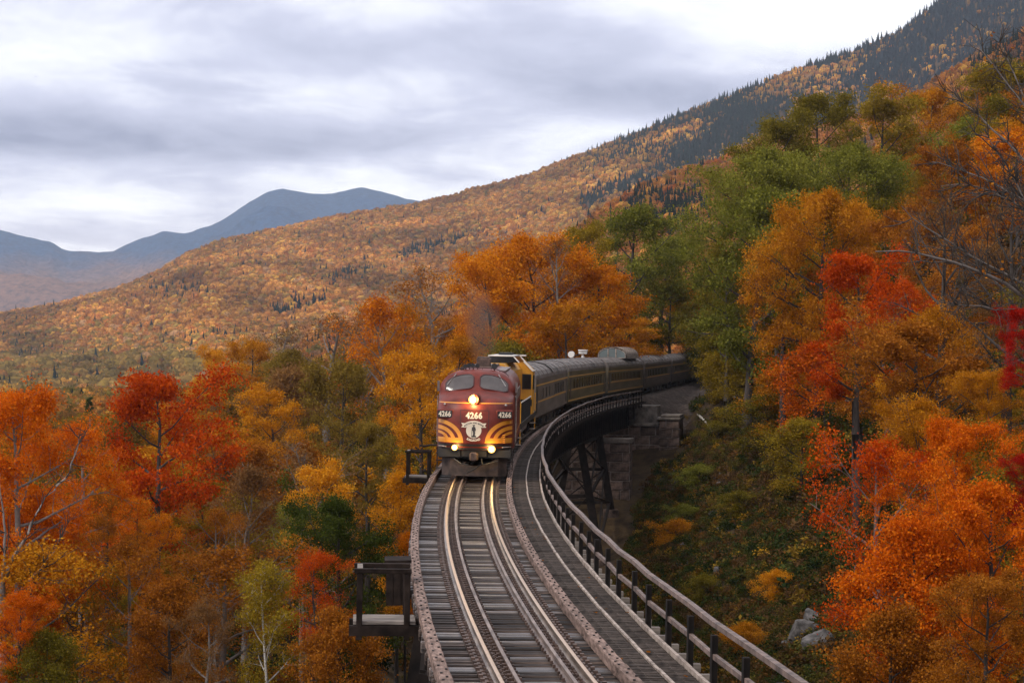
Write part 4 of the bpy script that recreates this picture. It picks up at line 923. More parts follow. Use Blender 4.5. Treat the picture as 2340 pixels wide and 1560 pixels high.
for (lx, lz, ly, en) in ((hx, hz_, hy - .42, 45), (-.77, 1.235, nose(.77, 1.3) - .26, 14), (.70, 1.2, nose(.7, 1.3) - .26, 22)):
    pl = bpy.data.lights.new('headlight_lamp', 'POINT'); pl.energy = en; pl.color = (1, .62, .2); pl.shadow_soft_size = .08; po = bpy.data.objects.new('headlight_lamp', pl); C.objects.link(po); po.parent = loco; po.location = (lx, ly, lz)
# anticlimber, pilot, coupler, hoses, steps, grab irons
patch('bumper_strip', [[(x, z) for x in np.linspace(-1.52, 1.52, 31)] for z in (1.16, 1.23)], 'black', .04); patch('bumper_strip', [[(x, z) for x in np.linspace(-1.52, 1.52, 31)] for z in (1.29, 1.36)], 'black', .04); patch('bumper_strip', [[(x, z) for x in np.linspace(-1.53, 1.53, 31)] for z in (1.375, 1.40)], 'maroon_dark', .03)
q = MB(); q.box((0, 7.9, .96), (2.9, 14.0, .38)); q.build('underframe', M['black'], loco)
pil = MB(); cs = [(-1.30, .75), (-.95, .40), (-.5, .28), (0, .22), (.5, .28), (.95, .40), (1.30, .75)]; zt = [.84, .84, .55, .50, .55, .84, .84]
for (x, y), z in zip(cs, zt): pil.v += [(x, y + .12, z), (x, y, .10), (x, y + .05, .10), (x, y + .17, z)]
for i in range(6):
    a = i * 4; b = a + 4
    for u, v_ in ((0, 1), (1, 2), (2, 3), (3, 0)): pil.f.append((a + u, a + v_, b + v_, b + u))
pw = pil.build('plow', M['dirty'], loco)
for s in (-1, 1):
    q = MB(); q.box((s * 1.0, .62, 1.0), (.9, .5, .30)); q.build('pilot_side', M['black'], loco)
    q = MB()
    for z in (.35, .65, .95): q.box((s * 1.42, 1.15, z), (.28, .35, .03))
    for y in (.98, 1.32): q.bar((s * 1.52, y, .3), (s * 1.52, y, 1.2), .03, .03)
    q.build('step', M['dirty'], loco)
    q = MB(); xa, xb = s * 1.12, s * 1.44; q.tube([(xa, nose(xa, 1.26) - .10, 1.26), ((xa + xb) / 2, nose((xa + xb) / 2, 1.26) - .13, 1.27), (xb, nose(xb, 1.26) - .10, 1.26)], .022, 6); q.build('grab_iron', M['strip'], loco)
    q = MB(); q.box((s * 1.60, 2.35, 3.60), (.09, .10, .42)); q.bar((s * 1.53, 2.35, 3.45), (s * 1.6, 2.35, 3.45), .02, .02); q.build('wind_deflector', M['roof_metal'], loco)
    q = MB(); q.tube([(s * 1.535, 2.0, 1.3), (s * 1.60, 2.0, 1.35), (s * 1.60, 2.0, 3.2), (s * 1.535, 2.0, 3.25)], .018, 6); q.tube([(s * 1.535, 3.0, 1.3), (s * 1.60, 3.0, 1.35), (s * 1.60, 3.0, 3.2), (s * 1.535, 3.0, 3.25)], .018, 6); q.build('handrail', M['strip'], loco)
    q = MB(); q.box((s * 1.55, 2.5, 2.3), (.02, .72, 1.9)); q.build('cab_door', M['maroon_dark'], loco); q = MB(); q.box((s * 1.552, 3.8, 3.25), (.02, 1.0, .55)); q.build('side_window', M['glass'], loco)
    for y in (6.2, 9.5, 12.6):
        q = MB(); q.tube([(s * 1.545, y, 2.6), (s * 1.565, y, 2.6)], .19, 18); q.build('porthole', M['glass'], loco)
    q = MB(); q.box((s * 1.55, 9.0, 3.2), (.03, 9.0, .42)); q.build('side_grille', M['roof_metal'], loco)
    q = MB(); q.box((s * 1.5, 9.0, 1.55), (.10, 11.5, .06)); q.build('gold_band', M['gold'], loco)
q = MB(); q.box((0, .15, .88), (.34, .40, .30)); q.box((0, -.12, .90), (.26, .30, .34)); q.box((.10, -.28, .90), (.10, .16, .30)); link('coupler', bevel_mesh(q.mesh('coupler'), .04), M['rust_steel'], loco)
q = MB(); q.tube([(.30, .12, .80), (.34, .02, .62), (.05, .10, .40), (-.25, .14, .24)], .028, 7); q.tube([(.95, .30, .72), (.5, .12, .6), (.2, .1, .55)], .022, 6); q.tube([(-.8, .3, .78), (-.5, .12, .6), (-.2, .1, .56)], .022, 6); q.build('air_hose', M['black'], loco)
q = MB(); q.box((0, .55, 1.02), (1.0, .5, .30)); q.build('draft_box', M['black'], loco)
trucks(loco, (3.4, 12.0), 2.74)
q = MB(); q.box((0, 7.7, .62), (2.6, 4.2, .66)); link('fuel_tank', bevel_mesh(q.mesh('fuel_tank'), .12, 2), M['black'], loco)
# roof: silencer box, horns, grab bar, panels
q = MB(); q.box((.06, 7.1, 4.50), (.60, 1.0, .46)); q.box((.06, 7.1, 4.75), (.54, .9, .07)); q.box((.06, 7.1, 4.31), (1.0, 2.2, .10)); link('exhaust_silencer', bevel_mesh(q.mesh('exhaust_silencer'), .03), M['rust_steel'], loco)
for i, (x, z, y) in enumerate(((-.66, 4.26, 3.2), (-.52, 4.36, 3.0), (-.38, 4.40, 3.3), (-.22, 4.40, 3.0), (-.05, 4.38, 3.4))):
    q = MB(); q.tube([(x, y - .42, z + .06), (x, y - .30, z + .06), (x, y + .1, z + .06)], [.095, .05, .03], 12); q.bar((x, y, z + .05), (x, y, z - .12), .04, .04); q.build('horn', M['black'], loco)
q = MB(); q.tube([(.66, 2.75, 4.44), (.66, 3.0, 4.44)], [.13, .11], 16); q.bar((.66, 2.9, 4.36), (.66, 2.9, 4.15), .05, .05); q.build('bell', M['black'], loco)
q = MB(); pts = [(x, 2.55 + .25 * (x / 1.3) ** 2, ztop(x) + .07) for x in np.linspace(-1.25, 1.25, 15)]; q.tube(pts, .016, 5)
for p in pts[::2]: q.bar(p, (p[0], p[1], p[2] - .09), .02, .02)
q.build('roof_grab_bar', M['maroon_dark'], loco)
q = MB()
for i in range(7): q.box((.62, 5.0 + i * 1.4, 4.235), (.95, 1.25, .05), Matrix.Translation((0, 0, .0)) @ Matrix.Rotation(.0, 4, 'Y'))
q.build('roof_hatch', M['roof_metal'], loco)
for y in (9.4, 10.9, 12.4, 13.9):
    q = MB(); q.tube([(0, y, 4.26), (0, y, 4.40)], [.56, .54], 20); q.build('roof_fan', M['roof_metal'], loco)
q = MB(); q.box((0, 15.45, 2.2), (1.1, .4, 2.2)); q.build('diaphragm', M['black'], loco)

# --- the yellow hood unit running long hood first
gp = on_track('hood_locomotive', 85.9, 16.6, label='yellow hood type diesel locomotive coupled behind the maroon one', cat='locomotive')
q = MB(); prof = [(-.92, 1.45), (-.92, 3.95), (-.62, 4.36), (.62, 4.36), (.92, 3.95), (.92, 1.45)]
def extr(q, prof, y0, y1):
    n = len(prof); o = len(q.v); q.v += [(x, y0, z) for x, z in prof] + [(x, y1, z) for x, z in prof]
    for i in range(n): q.f.append((o + i, o + (i + 1) % n, o + n + (i + 1) % n, o + n + i))
    q.f += [tuple(o + i for i in range(n))[::-1], tuple(o + n + i for i in range(n))]
extr(q, prof, .7, 11.3); q.build('long_hood', M['yellow'], gp); q = MB(); extr(q, [(-.9, 1.45), (-.9, 3.3), (-.6, 3.6), (.6, 3.6), (.9, 3.3), (.9, 1.45)], 13.6, 16.0); q.build('short_hood', M['yellow'], gp)
q = MB(); extr(q, [(-1.56, 1.45), (-1.56, 3.85), (-.86, 4.55), (.86, 4.55), (1.56, 3.85), (1.56, 1.45)], 11.3, 13.6); cab = q.build('cab', M['yellow'], gp)
q = MB()
for s in (-1, 1): q.bar((s * 1.60, 11.2, 3.85), (s * .86, 11.2, 4.60), .10, .10); q.bar((s * .86, 11.2, 4.60), (0, 11.2, 4.62), .10, .08)
for s in (-1, 1): q.bar((s * 1.60, 11.2, 3.85), (s * 1.60, 13.7, 3.85), .06, .08)
q.build('roof_trim', M['white'], cab)
for s in (-1, 1):
    q = MB(); q.box((s * 1.24, 11.27, 3.25), (.40, .05, .74)); link('window', bevel_mesh(q.mesh('window'), .09, 3) if False else q.mesh('window'), M['glass'], cab)
    q = MB(); q.box((s * 1.24, 11.285, 3.25), (.50, .03, .84)); q.build('window_frame', M['black'], cab); q = MB(); q.box((s * 1.575, 12.4, 3.2), (.03, 1.3, .8)); q.build('window', M['glass'], cab)
    q = MB(); q.box((s * 1.24, 11.28, 2.08), (.62, .03, .35)); q.build('dark_panel', M['black'], cab)
    q = MB()
    for y in np.arange(.9, 11.1, .34): q.bar((s * 1.50, y, 1.42), (s * 1.50, y, 2.42), .022, .022)
    q.build('picket', M['black'], gp, kind='stuff'); q = MB(); q.bar((s * 1.50, .8, 2.45), (s * 1.50, 11.2, 2.45), .05, .05); q.build('handrail', M['white'], gp)
    q = MB()
    for i in range(9): q.box((s * .928, 1.6 + i * 1.08, 2.7), (.02, .92, 1.9))
    q.build('hood_door', M['yellow'], gp)
    q = MB()
    for z in (.4, .75, 1.1): q.box((s * 1.38, .35, z), (.35, .5, .04)); q.box((s * 1.38, 16.2, z), (.35, .5, .04))
    q.build('step', M['strip'], gp); q = MB(); q.tube([(s * 1.15, 5.2, 1.0), (s * 1.15, 8.4, 1.0)], .30, 14); q.build('air_reservoir', M['roof_metal'], gp)
    q = MB(); q.bar((s * 1.5, .55, .35), (s * 1.5, .55, 2.5), .06, .06); q.bar((s * 1.5, 16.4, .35), (s * 1.5, 16.4, 2.5), .06, .06); q.build('grab_post', M['yellow'], gp)
q = MB(); q.box((0, 8.3, 1.30), (3.1, 16.2, .28)); q.build('frame', M['black'], gp); q = MB(); q.box((0, 8.2, .70), (2.3, 3.4, .80)); q.build('fuel_tank', M['black'], gp); trucks(gp, (3.4, 13.2), 2.74)
q = MB(); extr(q, [(-.32, 4.36), (-.32, 4.70), (.95, 4.70), (1.22, 4.40)], 3.0, 8.6); hb = q.build('roof_housing', M['glass'], gp); q = MB(); q.box((.32, 5.8, 4.73), (1.3, 5.8, .05)); q.bar((.96, 2.95, 4.72), (1.26, 2.95, 4.40), .06, .06); q.build('housing_top', M['white'], hb)
q = MB(); q.box((.38, 6.4, 4.82), (.7, 1.6, .11)); q.build('cap', M['black'], hb)
q = MB(); q.box((.55, 13.0, 4.68), (1.1, .6, .06)); q.build('roof_antenna_plate', M['white'], gp)

# --- passenger cars
CP = [(-1.5, .95), (-1.53, 3.25), (-1.50, 3.45), (-1.34, 3.70), (-1.02, 3.92), (-.5, 4.06), (0, 4.11), (.5, 4.06), (1.02, 3.92), (1.34, 3.70), (1.50, 3.45), (1.53, 3.25), (1.5, .95)]
CL = 25.4
_bm = MB(); extr(_bm, [CP[0], CP[1], CP[11], CP[12]], 0, CL); CAR_BODY = _bm.mesh('body')
_rm = MB(); extr(_rm, [(-1.535, 3.255), CP[2], CP[3], CP[4], CP[5], CP[6], CP[7], CP[8], CP[9], CP[10], (1.535, 3.255)], -.02, CL + .02)
for y in np.arange(2.5, CL, 2.9):
    pr = [(x * 1.006, z + .012) for x, z in CP[2:11]]
    for a, b in zip(pr[:-1], pr[1:]): _rm.bar((a[0], y, a[1]), (b[0], y, b[1]), .05, .03)
CAR_ROOF = _rm.mesh('roof')
_w = MB(); _w.box((0, 0, 0), (.03, .74, .72)); W_BIG = _w.mesh('window'); _w = MB(); _w.box((0, 0, 0), (.03, .42, .62)); W_SM = _w.mesh('window'); _w = MB(); _w.box((0, 0, 0), (.03, 1.02, .72)); W_WIDE = _w.mesh('window')
_w = MB(); _w.box((0, 0, 0), (.02, .9, 2.05)); DOOR = _w.mesh('door'); _w = MB(); _w.box((0, CL / 2, 0), (.012, CL - .3, .085)); STR = _w.mesh('stripe')
_w = MB(); _w.box((0, 0, 0), (.02, .62, .06)); SILL = _w.mesh('window_sill')
_w = MB(); _w.box((0, 0, 0), (1.2, .40, 2.7)); DIA = _w.mesh('diaphragm')
_w = MB(); _w.box((0, CL / 2, .86), (2.7, CL - .6, .22))
for y, l_ in ((8.2, 2.6), (11.6, 1.8), (14.2, 2.4), (17.0, 1.4)): _w.box((.75, y, .52), (1.1, l_, .5)); _w.box((-.75, y + .5, .52), (1.1, l_, .5))
UND_ = _w.mesh('underframe')
def car(d0, body, label, wins, stripes, skirts=False, roofm='car_roof'):
    o = on_track('passenger_car', d0, CL, label=label, cat='railway carriage', group='passenger cars of the train')
    link('body', CAR_BODY, M[body], o); link('roof', CAR_ROOF, M[roofm], o); link('underframe', UND_, M['black'], o)
    for y in (-.2, CL + .2): link('diaphragm', DIA, M['black'], o, (0, y, 2.4))
    for s in (-1, 1):
        for (y, me, z) in wins:
            wn = link('window', me, M['glass'], o, (s * 1.523, y, z))
            if me is not W_WIDE: link('window_sill', SILL, M['stripe_car'] if me is W_BIG else M['car_roof'], wn, (s * .01, 0, -.37 if me is W_BIG else -.33), (0, 0, 0))
        for z in stripes: link('stripe', STR, M['stripe_car'], o, (s * (1.503 + .03 * (z - .95) / 2.3), 0, z))
        link('door', DOOR, M['car_d'], o, (s * 1.522, 1.1, 2.2)); link('door', DOOR, M['car_d'], o, (s * 1.522, CL - 1.1, 2.2))
        for y in (.35, CL - .35):
            q = MB(); q.tube([(s * 1.52, y, 1.3), (s * 1.58, y, 1.33), (s * 1.58, y, 2.6), (s * 1.52, y, 2.63)], .016, 5); q.build('grab_iron', M['black'], o)
    trucks(o, (3.3, CL - 3.3), 2.6); return o
G = .85; d0 = 103.3
c1 = car(d0, 'car_a', 'grey brown combine car with few small windows behind the yellow locomotive', [(5.0, W_SM, 2.3), (7.4, W_SM, 2.3), (9.8, W_SM, 2.3)] + [(14.2 + 1.45 * i, W_BIG, 2.3) for i in range(6)], (2.86, 1.86))
q = MB(); q.tube([(.05, .9, 4.05), (.05, .9, 4.62)], .09, 10); q.tube([(.05, .9, 4.62), (.05, .9, 4.72)], .16, 10); q.build('roof_pipe', M['black'], c1); q = MB(); q.tube([(-.25, 2.0, 4.05), (-.25, 2.0, 4.5)], .15, 10); q.build('roof_pipe', M['black'], c1)
q = MB(); pr = [(x * 1.03, z + .03) for x, z in CP[2:11]]
for a, b in zip(pr[:-1], pr[1:]): q.bar((a[0], 11.8, a[1]), (b[0], 11.8, b[1]), .30, .06)
q.build('roof_band', M['black'], c1)
c2 = car(d0 + CL + G, 'car_b', 'olive coach with eleven windows and three gold stripes and white roof vents', [(3.4 + 1.66 * i, W_WIDE, 2.32) for i in range(12)], (2.86, 1.86, 1.08))
q = MB(); q.tube([(0, 13.6, 4.05), (0, 13.6, 4.3)], .12, 10); q.tube([(-.05, 13.3, 4.42), (-.05, 13.9, 4.42)], .26, 14); q.build('roof_vent', M['white'], c2); q = MB(); q.tube([(0, 21.0, 4.05), (0, 21.0, 4.35)], [.16, .10], 10); q.box((0, 21.0, 4.58), (.70, .5, .30)); q.tube([(0, 21.0, 4.73), (0, 21.0, 4.78)], [.45, .42], 16); q.build('roof_vent', M['white'], c2)
c3 = car(d0 + 2 * (CL + G), 'car_c', 'olive dome car with glazed observation dome on its roof', [(2.6 + 1.05 * i, W_BIG, 2.35) for i in range(20)], (2.90, 1.90, 1.10))
DW, DH, DZ, Y0, Y1 = 1.42, 1.10, 3.98, 12.6, 22.0
def dome_pt(a, y, k=1.0): return (-DW * math.cos(a) * k, y, DZ + DH * (abs(math.sin(a)) ** .72) * k)
q = MB(); q.sm = False; na = 22; ang = np.linspace(0, math.pi, na)
ring = [[dome_pt(a, Y0 + .35 + 0 * a) for a in ang], [dome_pt(a, Y1) for a in ang], [dome_pt(a, Y1 + .9, .55) for a in ang]]
for r_ in ring: q.v += r_
for i in range(2):
    for j in range(na - 1): q.f.append((i * na + j, i * na + j + 1, (i + 1) * na + j + 1, (i + 1) * na + j))
q.f.append(tuple(2 * na + j for j in range(na))[::-1]); dm = q.build('dome', M['car_a'], c3)
q = MB()
for y in np.arange(Y0 + .5, Y1, .42):
    pts = [dome_pt(a, y, 1.006) for a in ang]
    for a, b in zip(pts[:-1], pts[1:]): q.bar(a, b, .05, .03)
q.build('dome_ribs', M['strip'], dm, kind='stuff')
q = MB(); q.v = [dome_pt(a, Y0 + .33, .97) for a in ang]; q.f = [tuple(range(na))]; 
for (x0_, x1_) in ((-1.30, -.40), (-.36, .36), (.40, 1.30)):
    q = MB(); xs_ = np.linspace(x0_, x1_, 9)
    def zt_(x): return DZ + DH * .92 * max(0, 1 - (x / 1.38) ** 2) ** .36 - .03
    q.v = [(x, Y0 + .30, DZ + .06) for x in xs_] + [(x, Y0 + .30, max(zt_(x), DZ + .1)) for x in xs_] + [(x, Y0 + .36, DZ + .06) for x in xs_] + [(x, Y0 + .36, max(zt_(x), DZ + .1)) for x in xs_]
    for j in range(8): q.f += [(j, j + 1, 9 + j + 1, 9 + j), (18 + j, 27 + j, 28 + j, 19 + j), (9 + j, 10 + j, 28 + j, 27 + j), (j, 18 + j, 19 + j, j + 1)]
    q.f += [(0, 9, 27, 18), (8, 26, 35, 17)]; wn = q.build('dome_window', M['dome_glass'], dm)
    q = MB(); lp = [(x, Y0 + .28, DZ + .06) for x in xs_] + [(x, Y0 + .28, max(zt_(x), DZ + .1)) for x in xs_[::-1]]; q.tube(lp + lp[:1], .04, 6, False); q.build('window_frame', M['strip'], wn)
for s in (-1, 1):
    for i in range(6):
        q = MB(); y = Y0 + 1.2 + i * 1.4; pts = [dome_pt(math.pi / 2 + s * t, y, 1.01) for t in np.linspace(.35, 1.35, 7)]; pts2 = [(a, y + 1.15, c) for a, b, c in pts]; q.v = pts + pts2
        for j in range(6): q.f.append((j, j + 1, 8 + j, 7 + j))
        q.build('side_pane', M['dome_glass'], dm) if s < 0 else None
for j, (bd, lab) in enumerate((('car_d', 'dark brown coach just behind the dome car'), ('car_d', 'second dark brown coach behind the dome car'), ('car_d', 'dark coach half hidden by the yellow shrub where the train leaves view'))):
    car(d0 + (3 + j) * (CL + G), bd, lab, [(3.4 + 1.45 * i, W_BIG, 2.35) for i in range(13)], (2.9, 1.9))
# exhaust from the maroon unit's stack
def smoke():
    bm = bmesh.new(); bmesh.ops.create_icosphere(bm, subdivisions=3, radius=1); me = bpy.data.meshes.new('smoke'); bm.to_mesh(me); bm.free()
    m, t = newmat('exhaust_smoke'); n = t.nodes; l = t.links; o = n.new('ShaderNodeOutputMaterial'); v = n.new('ShaderNodeVolumePrincipled'); l.new(v.outputs[0], o.inputs['Volume'])
    v.inputs['Color'].default_value = (.22, .19, .175, 1); tcn = n.new('ShaderNodeTexCoord'); ln = n.new('ShaderNodeVectorMath'); ln.operation = 'LENGTH'; l.new(tcn.outputs['Object'], ln.inputs[0])
    nz_ = n.new('ShaderNodeTexNoise'); nz_.inputs['Scale'].default_value = 2.1; nz_.inputs['Detail'].default_value = 4; l.new(tcn.outputs['Object'], nz_.inputs['Vector'])
    a = n.new('ShaderNodeMath'); a.operation = 'SUBTRACT'; a.inputs[0].default_value = .95; l.new(ln.outputs['Value'], a.inputs[1]); b = n.new('ShaderNodeMath'); b.operation = 'MULTIPLY_ADD'; l.new(nz_.outputs['Fac'], b.inputs[0]); b.inputs[1].default_value = 1.6; b.inputs[2].default_value = -.8
    c = n.new('ShaderNodeMath'); c.operation = 'ADD'; l.new(a.outputs[0], c.inputs[0]); l.new(b.outputs[0], c.inputs[1]); e_ = n.new('ShaderNodeMath'); e_.operation = 'MULTIPLY'; l.new(c.outputs[0], e_.inputs[0]); e_.inputs[1].default_value = .48; e_.use_clamp = True; l.new(e_.outputs[0], v.inputs['Density'])
    p = P(1098, 812, 78); link('smoke', me, m, None, p + Vector((.0, 1.4, 1.45)), (.2, -.1, 0), (1.05, 1.9, 2.1), label='thin dark exhaust smoke rising from the maroon locomotive', kind='stuff')
smoke()

